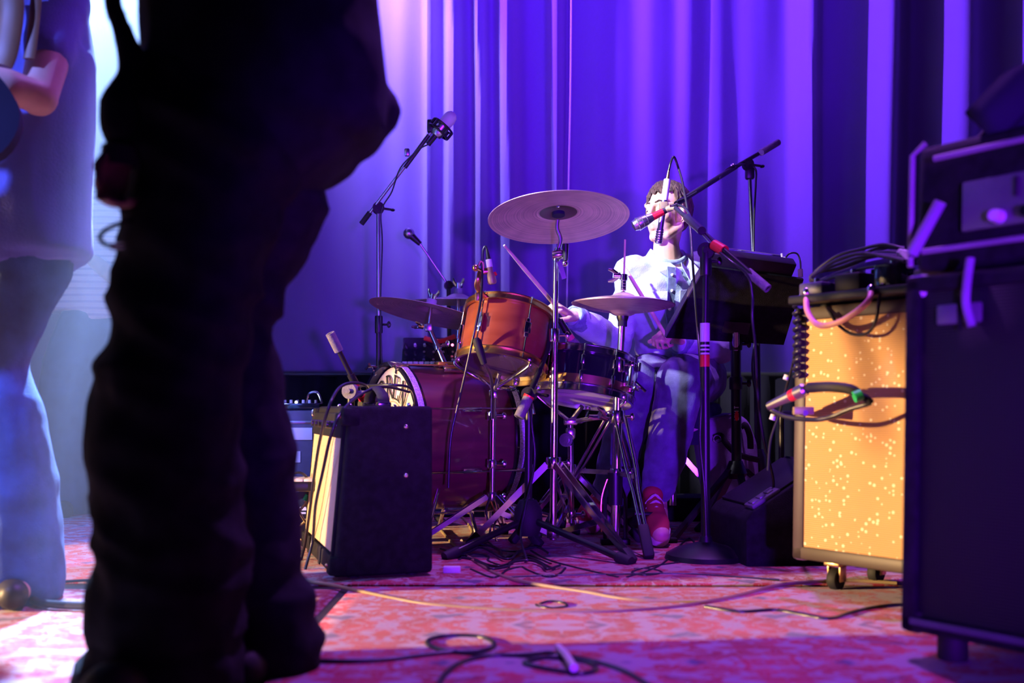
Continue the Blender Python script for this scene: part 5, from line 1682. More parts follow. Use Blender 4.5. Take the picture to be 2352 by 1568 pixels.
# ================================================================== people
class Body(MB):
    def limb(s, pts, rs, n=16, flat=1.0, hint=None):
        s.tube(pts, rs, n, flat=flat, hint=hint)
        for p, r in zip(pts, rs):
            s.ball(p, r * (flat if flat < 1 else 1) * .995, 14)
        return s

    def ell(s, c, rad, M3=None, n=20):
        T = Matrix.Translation(V(c)) @ (M3.to_4x4() if M3 is not None else Matrix.Identity(4)) @ Matrix.Diagonal((*rad, 1))
        m = n // 2
        prof = [(0 if i in (0, m) else math.sin(math.pi * i / m), -math.cos(math.pi * i / m)) for i in range(m + 1)]
        return s.lathe(prof, n, T)

    def loft(s, rings, n=28):
        """rings: (centre, axis_a vec, axis_b vec) ellipses joined into a closed body"""
        vs, fs = [], []
        for c, a, b in rings:
            for k in range(n):
                q = 2 * math.pi * k / n
                ca, sa = math.cos(q), math.sin(q)
                e = .85
                vs.append(V(c) + V(a) * math.copysign(abs(ca) ** e, ca) + V(b) * math.copysign(abs(sa) ** e, sa))
        L = len(rings)
        for i in range(L - 1):
            for k in range(n):
                fs.append((i * n + k, i * n + (k + 1) % n, (i + 1) * n + (k + 1) % n, (i + 1) * n + k))
        fs.append(tuple(range(n - 1, -1, -1)))
        fs.append(tuple(range((L - 1) * n, L * n)))
        return s.add(vs, fs)

    def skin(s, name, material, parent, voxel=.008, smooth=4, wrinkle=None, label=None):
        bm = bmesh.new()
        me = bpy.data.meshes.new('tmp')
        me.from_pydata(s.v, [], s.f)
        me.update()
        bm.from_mesh(me)
        bmesh.ops.recalc_face_normals(bm, faces=bm.faces[:])
        bm.to_mesh(me)
        bm.free()
        t = bpy.data.objects.new('tmp', me)
        COL.objects.link(t)
        m = t.modifiers.new('r', 'REMESH')
        m.mode = 'VOXEL'
        m.voxel_size = voxel
        m.use_smooth_shade = True
        if smooth:
            sm_ = t.modifiers.new('s', 'SMOOTH')
            sm_.factor = .5
            sm_.iterations = smooth
        dg = bpy.context.evaluated_depsgraph_get()
        dg.update()
        res = bpy.data.meshes.new_from_object(t.evaluated_get(dg))
        bpy.data.objects.remove(t)
        bpy.data.meshes.remove(me)
        if wrinkle:
            nr = [v.normal.copy() for v in res.vertices]
            for v, q in zip(res.vertices, nr):
                v.co += q * wrinkle(v.co, q)
        vs = [v.co.copy() for v in res.vertices]
        fs = [tuple(p.vertices) for p in res.polygons]
        bpy.data.meshes.remove(res)
        o = MB()
        o.v, o.f = vs, fs
        return o.build(name, material, parent, 180, label)

def fold_noise(freq=9.0, amp=.006, stretch=(1, 1, 2.4), seed=0.0, detail=True):
    def f(p, n):
        q = V((p.x * freq * stretch[0] + seed, p.y * freq * stretch[1], p.z * freq * stretch[2]))
        a = 1 - abs(noise.noise(q)) * 2.2
        b = noise.noise(q * 2.3) * .5 if detail else 0
        return amp * (a * .6 + b)
    return f

def hand(bd, wrist, f, n, side=1, curl=(40, 75, 55), s=1.0, r=.0085, spread=.004, thumb=(.55, .35)):
    """palm and five fingers; f: towards the fingers, n: palm normal (fingers close towards it), side: +1/-1 thumb side"""
    f, n = V(f).normalized(), V(n)
    n = (n - f * n.dot(f)).normalized()
    l = f.cross(n) * side                      # towards the thumb
    wrist = V(wrist)
    pc = wrist + f * .048 * s
    bd.limb([wrist - f * .02, wrist + f * .015], [.024 * s, .024 * s], 14, .75, n)
    for k in (-1.5, -.5, .5, 1.5):
        bd.limb([wrist + l * k * .012 * s, wrist + f * .085 * s + l * k * .0185 * s], [.014 * s, .0115 * s], 12)
    for k, (ln, dr) in enumerate(((.92, 1.5), (1.06, .5), (1.0, -.5), (.8, -1.5))):
        p = wrist + f * .086 * s + l * dr * .0188 * s
        ang = 0
        pts, rs = [p], [r * s * 1.1]
        for j, (seg, cu_) in enumerate(zip((.042, .027, .021), curl)):
            ang += R(cu_ + 4 * k)
            d = f * math.cos(ang) + n * math.sin(ang) + l * dr * spread * 10
            p = p + d.normalized() * seg * ln * s
            pts.append(p)
            rs.append(r * s * (1.0 - .08 * j))
        bd.limb(pts, rs, 10)
    t0 = wrist + f * .02 * s + l * .026 * s
    d1 = (f * .75 + l * thumb[0] + n * thumb[1]).normalized()
    d2 = (f * .85 + l * .05 + n * .55).normalized()
    bd.limb([t0, t0 + d1 * .045 * s, t0 + d1 * .045 * s + d2 * .032 * s, t0 + d1 * .045 * s + d2 * .052 * s], [.0145 * s, .0118 * s, .0102 * s, .0088 * s], 12)

def torso(bd, pel, chest, neck, sl, sr, wid=.15, dep=.1, extra=0.0, nr=.06):
    """trunk from pelvis to neck base between the two shoulders"""
    pel, chest, neck, sl, sr = map(V, (pel, chest, neck, sl, sr))
    a = (sl - sr).normalized()
    up = (neck - pel).normalized()
    b = up.cross(a).normalized()
    mid = (pel + chest) / 2
    e = extra
    bd.loft([(pel - up * .07, a * (wid * .95 + e), b * (dep * 1.0 + e)), (pel + up * .02, a * (wid * 1.0 + e), b * (dep * 1.02 + e)),
             (mid, a * (wid * .92 + e), b * (dep * .95 + e)), (chest, a * (wid * 1.08 + e), b * (dep * 1.1 + e)),
             (chest + (neck - chest) * .6, a * (wid * 1.05 + e), b * (dep * .92 + e)), (neck - up * .015, a * (wid * .55 + e), b * (dep * .65 + e))])
    bd.limb([sl, neck - up * .03, sr], [.055 + e, nr + e, .055 + e], 16)

def head_items(bd, C, f, u, s=1.0):
    f, u = V(f).normalized(), V(u)
    u = (u - f * u.dot(f)).normalized()
    l = u.cross(f)
    M3 = Matrix((f, l, u)).transposed()
    C = V(C)
    q = lambda a, b, c: C + (f * a + l * b + u * c) * s
    bd.ell(q(-.012, 0, .028), (.098 * s, .077 * s, .098 * s), M3, 28)
    bd.ell(q(.035, 0, -.035), (.062 * s, .062 * s, .085 * s), M3, 24)
    bd.ell(q(.03, 0, -.075), (.055 * s, .05 * s, .042 * s), M3, 20)
    bd.ball(q(.078, 0, -.098), .022 * s, 14)
    for sg in (-1, 1):
        bd.limb([q(.0, sg * .06, -.06), q(.05, sg * .035, -.095)], [.022 * s, .02 * s])
        bd.limb([q(.082, sg * .008, .036), q(.07, sg * .05, .036)], [.014 * s, .013 * s])   # brow
        bd.ball(q(.068, sg * .046, -.022), .024 * s, 14)                                   # cheekbone
        bd.ell(q(-.012, sg * .080, -.01), (.022 * s, .009 * s, .034 * s), M3 @ Matrix.Rotation(R(sg * 14), 3, 'Z'), 16)   # ear
        bd.ball(q(.098, sg * .014, -.022), .0095 * s, 10)                                  # nostril wing
        bd.ell(q(.078, sg * .033, .012), (.012 * s, .016 * s, .011 * s), M3, 14)            # eyelid
    bd.limb([q(.090, 0, .03), q(.104, 0, .005), q(.116, 0, -.016)], [.009 * s, .011 * s, .0125 * s], 12)
    bd.limb([q(.086, -.022, -.055), q(.1, 0, -.051), q(.086, .022, -.055)], [.006 * s, .0085 * s, .006 * s], 10)
    bd.limb([q(.084, -.02, -.066), q(.097, 0, -.067), q(.084, .02, -.066)], [.006 * s, .009 * s, .006 * s], 10)
    return q, M3

def hair_mesh(q, s=1.0, seed=2, back=-.10, side=-.005, fringe=.055, n=230, rad=.0085, wild=.35):
    """overlapping tapered locks combed from the crown down over the skull"""
    rnd = random.Random(seed)
    mb = MB()
    for k in range(n):
        az = 2 * math.pi * (k * .618034 % 1)
        lay = .25 + .75 * ((k * .7548777) % 1)
        end = fringe if abs(az - math.pi) > 2.35 else 0
        # az measured from the front: 0 front, pi back
        fr_ = math.cos(az)
        if fr_ > .55:
            zend = fringe + .008 * rnd.uniform(-1, 1)
        elif fr_ > -.2:
            zend = side + (fringe - side) * max(0, (fr_ - .2) / .35) + .012 * rnd.uniform(-1, 1)
        else:
            zend = back + .02 * rnd.uniform(-1, 1)
        pts, rs = [], []
        th1 = math.acos(max(-1, min(1, (zend * lay + .09 * (1 - lay) - .028) / .104)))
        th0 = rnd.uniform(.02, .5) * th1 * (1 if lay > .8 else .6)
        m = 7
        for i in range(m + 1):
            th = th0 + (th1 - th0) * i / m
            rr = 1.03 + .035 * math.sin(i / m * math.pi) * (1 + wild * noise.noise(V((k * .37, 0, 0)))) + rnd.uniform(-.012, .012) * (1 + wild)
            a2 = az + (.16 + .2 * wild) * (i / m) * math.sin(k * 1.7) + .3 * wild * (i / m)
            x = -.012 + .101 * rr * math.sin(th) * math.cos(a2)
            y = .081 * rr * math.sin(th) * math.sin(a2)
            z = .028 + .104 * rr * math.cos(th)
            if z < -.02:
                x, y = x * .96 - .004, y * .98
            pts.append(q(x, y, z))
            rs.append(rad * s * (.75 + .35 * math.sin(i / m * math.pi)) if i < m else rad * .18 * s)
        mb.tube(pts, rs, 6)
    return mb

# ---------------------------------------------------------------- drummer
dm = thing('person', (P(1565, 0, 3.96).x, 3.96, 0), 'drummer in pale denim shirt and jeans seated behind the kit', 'person')
pel, chest, neck = P(1556, 846, 3.97), P(1522, 700, 3.9), P(1532, 588, 3.88)
shR, shL = P(1452, 632, 3.88), P(1606, 622, 3.97)
elR, wrR = P(1420, 786, 3.84), P(1318, 728, 3.64)
elL, wrL = P(1655, 800, 3.86), P(1562, 786, 3.68)
hpL, knL, anL = P(1600, 868, 3.98), P(1566, 872, 3.56), P(1510, 1140, 3.56)
hpR, knR, anR = P(1520, 868, 3.96), P(1462, 880, 3.68), P(1392, 1170, 3.8)
hf = V((-.74, -.66, -.02)).normalized()
hu = V((-.06, -.03, 1))
hC = P(1533, 492, 3.86)
bd = Body()
torso(bd, pel, chest, neck, shL, shR, .135, .085)
bd.limb([neck - V((0, 0, .03)), neck + V((-.004, -.01, .05)), hC - V((-.012, -.0, .05))], [.058, .05, .048])
hq, hM3 = head_items(bd, hC, hf, hu, .93)
bd.limb([shR, elR, wrR], [.045, .038, .026])
bd.limb([shL, elL, wrL], [.045, .038, .026])
bd.limb([hpL, knL, anL], [.075, .052, .036])
bd.limb([hpR, knR, anR], [.075, .052, .036])
fR = P(1262, 690, 3.56) - wrR
hand(bd, wrR, fR, V((-.25, .35, -.85)), side=1, curl=(58, 80, 55), s=1.0)
fL = P(1506, 752, 3.58) - wrL
hand(bd, wrL, fL, V((-.1, .2, -1)), side=-1, curl=(52, 75, 55), s=1.0)
toeL = P(1517, 1222, 3.34)
bd.limb([anL, anL + V((0, 0, -.04)), V((toeL.x, toeL.y, .05))], [.036, .036, .03])
bd.limb([anR, anR + V((-.06, -.1, -.05))], [.036, .03])
bd.skin('body', 'skin', dm, .0048, 3)
# eyes, brows, hair
for sg in (-1, 1):
    MB().ball(hq(.086, sg * .033, .008), .0055, 10, (1, 1.5, .5)).build('eye', 'ink', dm)
    MB().tube([hq(.0925, sg * .012, .036), hq(.089, sg * .03, .042), hq(.076, sg * .053, .037)], [.0035, .004, .0025], 8).build('eyebrow', 'hair', dm)
hair_mesh(hq, .93, fringe=.078, side=-.035, back=-.125, n=620, rad=.0052, wild=1.3).build('hair', 'hair', dm, 60)
# shirt
sh = Body()
up = (neck - pel).normalized()
torso(sh, pel + up * .03, chest, neck - up * .03, shL, shR, .137, .088, .02, .03)
sh.limb([shR, shR + (elR - shR) * .5, elR, elR + (wrR - elR) * .5, wrR - (wrR - elR).normalized() * .025], [.056, .056, .054, .05, .043])
sh.limb([shL, shL + (elL - shL) * .5, elL, elL + (wrL - elL) * .5, wrL - (wrL - elL).normalized() * .02], [.068, .062, .058, .052, .045])
shirt = sh.skin('shirt', 'shirt', dm, .0075, 4, fold_noise(10.5, .009, (1, 1, 1.5), 4.0))
# front of the shirt: placket, buttons, collar, pocket flaps follow the chest
ax_a = (shL - shR).normalized()
ax_f = ax_a.cross(up).normalized()
if ax_f.y > 0:
    ax_f = -ax_f
def front(t, side, out=.0):
    """point on the shirt front: t 0 at belt .. 1 at neck, side in metres to the wearer's left"""
    c = pel + (chest - pel) * min(1, t / .55) if t < .55 else chest + (neck - chest) * ((t - .55) / .45)
    dep = .128 if t < .75 else .128 - .05 * (t - .75) / .25
    wd = .165
    k = max(0.0, 1 - (side / wd) ** 2) ** .5
    return c + ax_a * side + ax_f * (dep * k + out)
for i in range(1):
    pl = MB()
    pts = [front(t / 10, -.058 + .03 * t / 10, .007) for t in range(0, 10)]
    for j in range(len(pts) - 1):
        pl.bar(pts[j], pts[j + 1] + (pts[j + 1] - pts[j]) * .06, .034, .006, ax_f)
    pl.build('placket', 'shirt_seam', shirt)
for t in (.06, .22, .38, .54, .70, .84):
    MB().ball(front(t, -.058 + .03 * t, .013), .0065, 10).build('button', 'white', shirt)
for sd in (-.1, .04):
    fl_ = MB()
    m = [front(.70, sd - .045, .01), front(.70, sd + .045, .01), front(.60, sd + .045, .014), front(.565, sd, .016), front(.60, sd - .045, .014)]
    vs = m + [p + ax_f * .006 for p in m]
    n = 5
    fl_.add(vs, [tuple(range(n)), tuple(range(2 * n - 1, n - 1, -1))] + [(i, (i + 1) % n, n + (i + 1) % n, n + i) for i in range(n)])
    fl_.build('pocket_flap', 'shirt', shirt, 20)
for sg in (-1, 1):
    cg = [neck + ax_a * sg * .06 + up * .03 - ax_f * .02, neck + ax_a * sg * .014 + ax_f * .085 - up * .04, neck + ax_a * sg * .03 + ax_f * .112 - up * .1,
          neck + ax_a * sg * .082 + ax_f * .088 - up * .055, neck + ax_a * sg * .09 - ax_f * .02 - up * .005]
    vs = cg + [p + (ax_f * .7 + up * .3) * .008 for p in cg]
    n = 5
    MB().add(vs, [tuple(range(n)), tuple(range(2 * n - 1, n - 1, -1))] + [(i, (i + 1) % n, n + (i + 1) % n, n + i) for i in range(n)]).build('collar', 'shirt', shirt, 20)
cb_ = neck - up * .01
ring = [cb_ + ax_a * .066 * math.cos(R(a)) + ax_f * .062 * math.sin(R(a)) + up * (.022 - .035 * max(0, math.sin(R(a)))) for a in range(0, 360, 18)]
MB().tube(ring, .010, 8, True).build('collar_band', 'shirt', shirt, 60)
for w_, e_ in ((wrR, elR), (wrL, elL)):
    d = (w_ - e_).normalized()
    M = fr(w_ - d * .045, d)
    MB().lathe([(.036, 0), (.046, 0), (.047, .05), (.044, .054), (.036, .054)], 24, M, True).build('cuff', 'shirt_seam', shirt)
# jeans
jn = Body()
jn.limb([hpL, hpR], [.12, .115])
jn.limb([pel - up * .0, pel - up * .05], [.135, .13], 20, .8, ax_f)
jn.limb([hpL, hpL + (knL - hpL) * .5, knL, knL + (anL - knL) * .35, knL + (anL - knL) * .8, anL + V((0, 0, .03))], [.112, .102, .088, .08, .066, .058])
jn.limb([hpR, hpR + (knR - hpR) * .5, knR, knR + (anR - knR) * .35, anR], [.108, .1, .084, .078, .064])
jeans = jn.skin('jeans', 'jeans', dm, .0085, 4, fold_noise(9, .009, (1.4, 1.4, 1.2), 9.0))
bl = [pel + up * .055 + ax_a * .168 * math.cos(R(a)) + ax_f * .118 * math.sin(R(a)) for a in range(0, 360, 15)]
MB().tube(bl, .014, 8, True, flat=.5, hint=ax_f).build('belt', 'belt', jeans, 60)
MB().box(pel + up * .055 + ax_f * .125 - ax_a * .03, (.04, .012, .035), None, .004).build('belt_buckle', 'chrome', jeans)
# shoes
def shoe(parent, heel, toe, name='shoe'):
    heel, toe = V(heel), V(toe)
    L = (toe - heel).length
    f = (toe - heel).normalized()
    l = f.cross(V((0, 0, 1))).normalized()
    u = l.cross(f)
    M = Matrix((l, f, u)).transposed().to_4x4()
    M.translation = heel
    sh_ = Body()
    q = lambda x, y, z: M @ V((x, y * L, z))
    sh_.limb([q(0, .08, .045), q(0, .45, .042), q(0, .72, .04), q(0, .88, .036)], [.036, .037, .042, .034])
    sh_.limb([q(0, .12, .08), q(0, .22, .085)], [.036, .036])
    sh_.limb([q(0, .3, .07), q(0, .6, .05)], [.032, .034])
    s_ = sh_.skin(name, 'shoe_red', parent, .006, 4)
    so = MB()
    outl_ = []
    for k in range(28):
        a = 2 * math.pi * k / 28
        y = .47 + .53 * math.sin(a)
        wd = .051 if y > .6 else .043
        outl_.append((wd * math.cos(a) * (1 if y < .9 else .95), y * L))
    so.prism(outl_, .026, M @ Matrix.Translation(V((0, 0, -.006))))
    so.build('sole', 'sole', s_)
    for k in range(4):
        y = .36 + .09 * k
        MB().tube(spline([q(-.03, y, .072 - .02 * k * .4), q(0, y + .02, .108 - .012 * k), q(.03, y, .072 - .02 * k * .4)], 4), .0048, 6).build('lace', 'lace', s_)
    return s_
shoe(dm, P(1494, 1172, 3.60) , V((P(1516, 1226, 3.33).x, 3.33, .012)))
ar = V((anR.x, anR.y, .09))
shoe(dm, ar + V((.02, .06, -.01)), ar + V((-.1, -.16, -.05)))
# sticks
def stick(a, b, label):
    a, b = V(a), V(b)
    L = (b - a).length
    o = MB().lathe([(0, 0), (.0065, .003), (.0072, .02), (.0072, L * .7), (.0045, L * .93), (.0032, L * .955), (.0048, L * .975), (.0038, L * .995), (0, L)], 14, fr(a, b - a)).build('drumstick', 'stick')
    return tag(o, label, 'drumstick', 'pair of drumsticks')
dR = (P(1157, 562, 3.36) - P(1288, 716, 3.585)).normalized()
stick(P(1288, 716, 3.585) - dR * .05, P(1157, 562, 3.36), 'maple drumstick raised over the tom rim')
dL = (P(1424, 596, 3.7) - P(1518, 752, 3.605)).normalized()
stick(P(1518, 752, 3.605) - dL * .05, P(1424, 596, 3.7), 'maple drumstick held upright behind the hi-hat')

# ---------------------------------------------------------------- dark guitarist in front
D = 1.66
fg = thing('person', (P(450, 0, D).x, D + .08, 0), 'standing musician in black jacket and baggy black trousers, close to us', 'person')
q = lambda x, y, d=D: P(x, y, d)
bd = Body()
bd.limb([q(470, 380, 1.7), q(430, 880, 1.68), q(400, 1500, 1.68), q(330, 1572, 1.6)], [.09, .07, .05, .035])
bd.limb([q(590, 380, 1.78), q(575, 590, 1.8), q(545, 740, 1.82), q(565, 900, 1.82), q(600, 1480, 1.82)], [.08, .06, .045, .05, .04])
bd.limb([q(560, 1400, 1.84), q(500, 1520, 1.72)], [.04, .03])
bd.limb([q(520, 420, 1.74), q(560, 0, 1.74), q(570, -350, 1.74)], [.12, .13, .12])
bd.limb([q(420, -480, 1.66), q(560, -560, 1.74), q(700, -480, 1.8)], [.06, .07, .06])
bd.limb([q(560, -560, 1.74), q(545, -700, 1.73)], [.06, .055])
fq, fM3 = head_items(bd, q(535, -790, 1.72), (-.95, .25, -.1), (0, 0, 1))
bd.limb([q(400, -470, 1.62), q(292, -250, 1.58), q(248, -70, 1.56), q(264, 20, 1.56), q(302, 170, 1.56), q(281, 345, 1.56)], [.05, .03, .008, .008, .012, .018])
bd.limb([q(720, -470, 1.84), q(760, -120, 1.86), q(700, 200, 1.88)], [.05, .042, .034])
hand(bd, q(280, 345, 1.56), V((-.26, -.1, -.95)), V((.55, -.4, -.3)), side=1, curl=(34, 46, 38), s=.76)
bd.skin('body', 'skin_dim', fg, .007, 3)
hair_mesh(fq, 1.0, 9, n=140).build('hair', 'hair', fg, 60)
tr = Body()
tr.limb([q(500, 320), q(468, 460), q(448, 600), q(412, 740), q(387, 880), q(380, 1050), q(400, 1250), q(384, 1395), q(410, 1465), q(385, 1530), q(362, 1580)],
        [.15, .118, .112, .110, .112, .117, .118, .126, .098, .118, .13])
tr.limb([q(590, 330, 1.76), q(600, 460, 1.78), q(570, 590, 1.8), q(538, 740, 1.82), q(560, 870, 1.82), q(570, 1050, 1.82), q(588, 1230, 1.82), q(600, 1385, 1.82), q(622, 1420, 1.82), q(628, 1500, 1.82)],
        [.145, .11, .088, .072, .074, .078, .08, .082, .086, .088])
def fold_f(p, n):
    k = noise.noise(V((p.x * 4, p.y * 4, p.z * 13 + p.x * 6)))
    return .014 * (1 - abs(k) * 2.4) + .006 * noise.noise(p * 22)
tr.skin('trousers', 'black_cotton', fg, .011, 4, fold_f)
jk = Body()
def ringf(x, y, rx, ry, d=1.7):
    return (P(x, y, d), V((rx, .02, 0)), V((-.02, ry, 0)))
jk.loft([ringf(606, 330, .185, .15), ringf(616, 300, .2, .17), ringf(620, 200, .2, .175), ringf(602, 0, .195, .17), ringf(590, -250, .19, .15), ringf(570, -470, .19, .12), ringf(560, -560, .09, .08)])
jk.limb([q(700, 300, 1.8), q(790, 270, 1.8), q(860, 255, 1.76)], [.11, .07, .045])
jk.loft([ringf(520, 440, .12, .12), ringf(548, 400, .15, .14), ringf(570, 360, .17, .15), ringf(590, 300, .19, .16)])
jk.limb([q(410, -470, 1.62), q(290, -250, 1.58), q(246, -70, 1.56), q(262, 20, 1.56), q(288, 90, 1.56), q(305, 170, 1.56)], [.075, .04, .012, .012, .016, .02])
jk.limb([q(302, 180, 1.56), q(284, 240, 1.56), q(284, 300, 1.56), q(298, 345, 1.57)], [.022, .034, .032, .02])
jk.limb([q(720, -470, 1.84), q(780, -120, 1.86), q(720, 180, 1.88)], [.08, .07, .06])
jk.skin('jacket', 'black_jacket', fg, .010, 5, fold_noise(5, .010, (1, 1, 1.0), 2.0))
MB().lathe([(.026, 0), (.031, 0), (.032, .03), (.026, .03)], 20, fr(q(282, 340, 1.56), (-.1, 0, -1)), True).build('cuff', 'grey_sleeve', fg)
sb_ = Body()
sb_.limb([q(330, 1580, 1.6), q(250, 1588, 1.5)], [.05, .045])
sb_.skin('shoe', 'blackrub', fg, .008, 4)
sb_ = Body()
sb_.limb([q(610, 1500, 1.84), q(560, 1535, 1.72)], [.05, .042])
sb_.skin('shoe', 'blackrub', fg, .008, 4)
lp = MB().tube(spline([q(300, 505, 1.56), q(270, 515, 1.55), q(240, 530, 1.54), q(229, 545, 1.54), q(240, 560, 1.54), q(262, 566, 1.54), q(286, 566, 1.55)], 6), .0035, 8).build('belt_cord', 'blackrub', fg)
MB().rod(q(255, 566, 1.54), q(285, 566, 1.545), .006, 10).build('jack_plug', 'chrome', lp)

# ---------------------------------------------------------------- guitarist in flared jeans at the left edge
D2 = 2.45
lg = thing('person', (P(-20, 0, D2).x, D2 + .05, 0), 'guitarist in lilac T-shirt and flared jeans at the stage side', 'person')
q2 = lambda x, y, d=D2: P(x, y, d)
bd = Body()
pe, chs, nk = q2(20, 540, 2.5), q2(20, 160, 2.5), q2(-10, -60, 2.52)
sL, sR = q2(135, 0, 2.56), q2(-160, 0, 2.44)
torso(bd, pe, chs, nk, sL, sR, .145, .1)
bd.limb([nk, nk + V((-.02, 0, .12))], [.055, .052])
lq, _m = head_items(bd, nk + V((-.04, -.01, .2)), (-.95, .2, -.1), (0, 0, 1))
bd.limb([sL, q2(112, 130, 2.42), q2(88, 222, 2.36), q2(20, 200, 2.3), q2(-90, 170, 2.26)], [.055, .05, .046, .042, .033])
bd.limb([sR, q2(-230, 200, 2.4), q2(-200, 380, 2.3)], [.055, .045, .032])
hand(bd, q2(-95, 170, 2.26), V((-1, -.1, .1)), V((0, -.5, -.8)), 1)
bd.limb([q2(60, 580, 2.5), q2(-40, 850, 2.46), q2(20, 1300, 2.46)], [.085, .06, .045])
bd.limb([q2(-60, 580, 2.5), q2(-170, 850, 2.46), q2(-200, 1300, 2.46)], [.085, .06, .045])
bd.limb([q2(20, 1300, 2.46), q2(40, 1360, 2.36)], [.04, .03])
bd.skin('body', 'skin', lg, .007, 3)
hair_mesh(lq, 1.0, 4, back=-.14, side=-.1, n=140).build('hair', 'hair', lg, 60)
ts = Body()
torso(ts, pe - V((0, 0, .02)), chs, nk, sL, sR, .172, .118, .018)
ts.loft([(q2(20, 584, 2.5), V((.195, .03, 0)), V((-.02, .14, 0))), (q2(20, 500, 2.5), V((.192, .03, 0)), V((-.02, .14, 0))), (q2(20, 300, 2.5), V((.195, .03, 0)), V((-.02, .145, 0))), (q2(20, 120, 2.5), V((.198, .03, 0)), V((-.02, .14, 0)))])
ts.limb([sL, q2(128, 30, 2.5), q2(108, 122, 2.43)], [.075, .072, .066])
ts.limb([sR, q2(-210, 120, 2.42)], [.075, .07])
ts.skin('t_shirt', 'tee', lg, .009, 4, fold_noise(5, .008, (1.2, 1.2, .5), 6.0))
jn = Body()
jn.limb([q2(50, 560, 2.5), q2(-50, 560, 2.5)], [.125, .125])
jn.limb([q2(40, 600, 2.5), q2(8, 700, 2.48), q2(-32, 800, 2.46), q2(-38, 860, 2.46), q2(-2, 980, 2.46), q2(18, 1110, 2.46), q2(24, 1200, 2.46), q2(26, 1345, 2.46)],
        [.128, .105, .1, .1, .106, .112, .118, .122])
jn.limb([q2(-60, 600, 2.5), q2(-170, 850, 2.46), q2(-190, 1100, 2.46), q2(-200, 1345, 2.46)], [.12, .1, .1, .12])
jn.skin('flared_jeans', 'jeans_pale', lg, .010, 4, fold_noise(6, .009, (1.3, 1.3, 1), 1.0))
for (x, dx) in ((20, 0), (-200, 0)):
    b_ = Body()
    b_.limb([q2(x, 1350, 2.44), q2(x + 10, 1368, 2.32)], [.045, .035])
    b_.skin('boot', 'belt', lg, .009, 4)
for pts, wd in (([q2(18, -60, 2.36), q2(26, 20, 2.33), q2(14, 110, 2.32), q2(0, 150, 2.31)], .03), ([q2(88, -60, 2.4), q2(80, 30, 2.36), q2(72, 100, 2.34), q2(66, 135, 2.33)], .014)):
    o = MB().tube(spline(pts, 6), wd, 10, flat=.3, hint=(1, 0, 0)).build('guitar_strap', 'leather', lg)
b_ = Body()
b_.limb([q2(-60, 300, 2.26), q2(-20, 250, 2.26)], [.07, .06])
gtr = thing('electric_guitar', q2(-120, 300, 2.22), 'dark blue electric guitar body at the guitarist\'s elbow', 'guitar')
gb_ = MB()
poly = [(-.22, -.05), (-.2, -.14), (-.1, -.165), (0, -.13), (.09, -.15), (.17, -.1), (.185, 0), (.15, .09), (.06, .1), (0, .085), (-.08, .13), (-.17, .11), (-.21, .04)]
poly = [(p.x, p.y) for p in spline([(x, y, 0) for x, y in poly], 4, True)]
GMt = fr(q2(-168, 285, 2.2), (.25, -.95, .1), (1, .25, .75))
gb_.prism(poly, .042, GMt)
gb_.build('guitar_body', 'navy', gtr)
MB().box((-.45, .0, .03), (.6, .052, .022), GMt, .004).build('neck', 'leather', gtr)
MB().box((.02, 0, .045), (.09, .08, .006), GMt, .002).build('pickup_plate', 'white', gtr)

# ---------------------------------------------------------------- musician in striped shirt further back
D3 = 4.45
tg = thing('person', (P(265, 0, D3).x, D3, 0), 'musician in pale striped shirt and slate trousers, half hidden further back', 'person')
q3 = lambda x, y, d=D3: P(x, y, d)
bd = Body()
pe, chs, nk = q3(262, 700), q3(285, 520), q3(296, 400)
sL, sR = q3(380, 430, 4.5), q3(205, 435, 4.4)
torso(bd, pe, chs, nk, sL, sR, .14, .095)
bd.limb([nk, nk + V((.01, 0, .1))], [.055, .052])
tq, _m = head_items(bd, nk + V((.015, -.01, .18)), (.8, .5, -.1), (0, 0, 1))
bd.limb([sR, q3(185, 570, 4.38), q3(262, 640, 4.25)], [.05, .042, .03])
bd.limb([sL, q3(410, 570, 4.5), q3(380, 690, 4.4)], [.05, .042, .03])
hand(bd, q3(264, 642, 4.24), V((.9, -.2, -.2)), V((0, .3, -1)), 1)
bd.limb([q3(225, 720), q3(170, 940), q3(150, 1150)], [.09, .06, .045])
bd.limb([q3(310, 720), q3(325, 940), q3(330, 1150)], [.09, .06, .045])
bd.limb([q3(150, 1150), q3(140, 1172, 4.32)], [.04, .035])
bd.limb([q3(330, 1150), q3(335, 1172, 4.32)], [.04, .035])
bd.skin('body', 'skin', tg, .009, 3)
hair_mesh(tq, 1.0, 6, n=110).build('hair', 'hair', tg, 60)
ts = Body()
torso(ts, pe, chs, nk, sL, sR, .17, .11, .02)
ts.loft([(q3(222, 716), V((.235, 0, 0)), V((0, .15, 0))), (q3(232, 650), V((.215, 0, 0)), V((0, .15, 0))), (q3(262, 540), V((.2, 0, 0)), V((0, .14, 0)))])
ts.limb([sR, q3(178, 560, 4.38), q3(175, 640, 4.34)], [.07, .065, .06])
ts.limb([sL, q3(405, 570, 4.5)], [.07, .06])
ts.skin('striped_shirt', 'stripe', tg, .011, 4, fold_noise(5, .008, (1, 1, .8), 3.0))
jn = Body()
jn.limb([q3(225, 720), q3(165, 850), q3(150, 980), q3(145, 1165)], [.14, .13, .122, .125])
jn.limb([q3(310, 720), q3(325, 940), q3(330, 1165)], [.13, .11, .11])
jn.skin('trousers', 'trouser', tg, .012, 4, fold_noise(6, .007, (1, 1, 1), 8.0))
for x in (146, 332):
    b_ = Body()
    b_.limb([q3(x, 1166, 4.42), q3(x, 1174, 4.26)], [.045, .038])
    b_.skin('shoe', 'blackrub', tg, .009, 4)

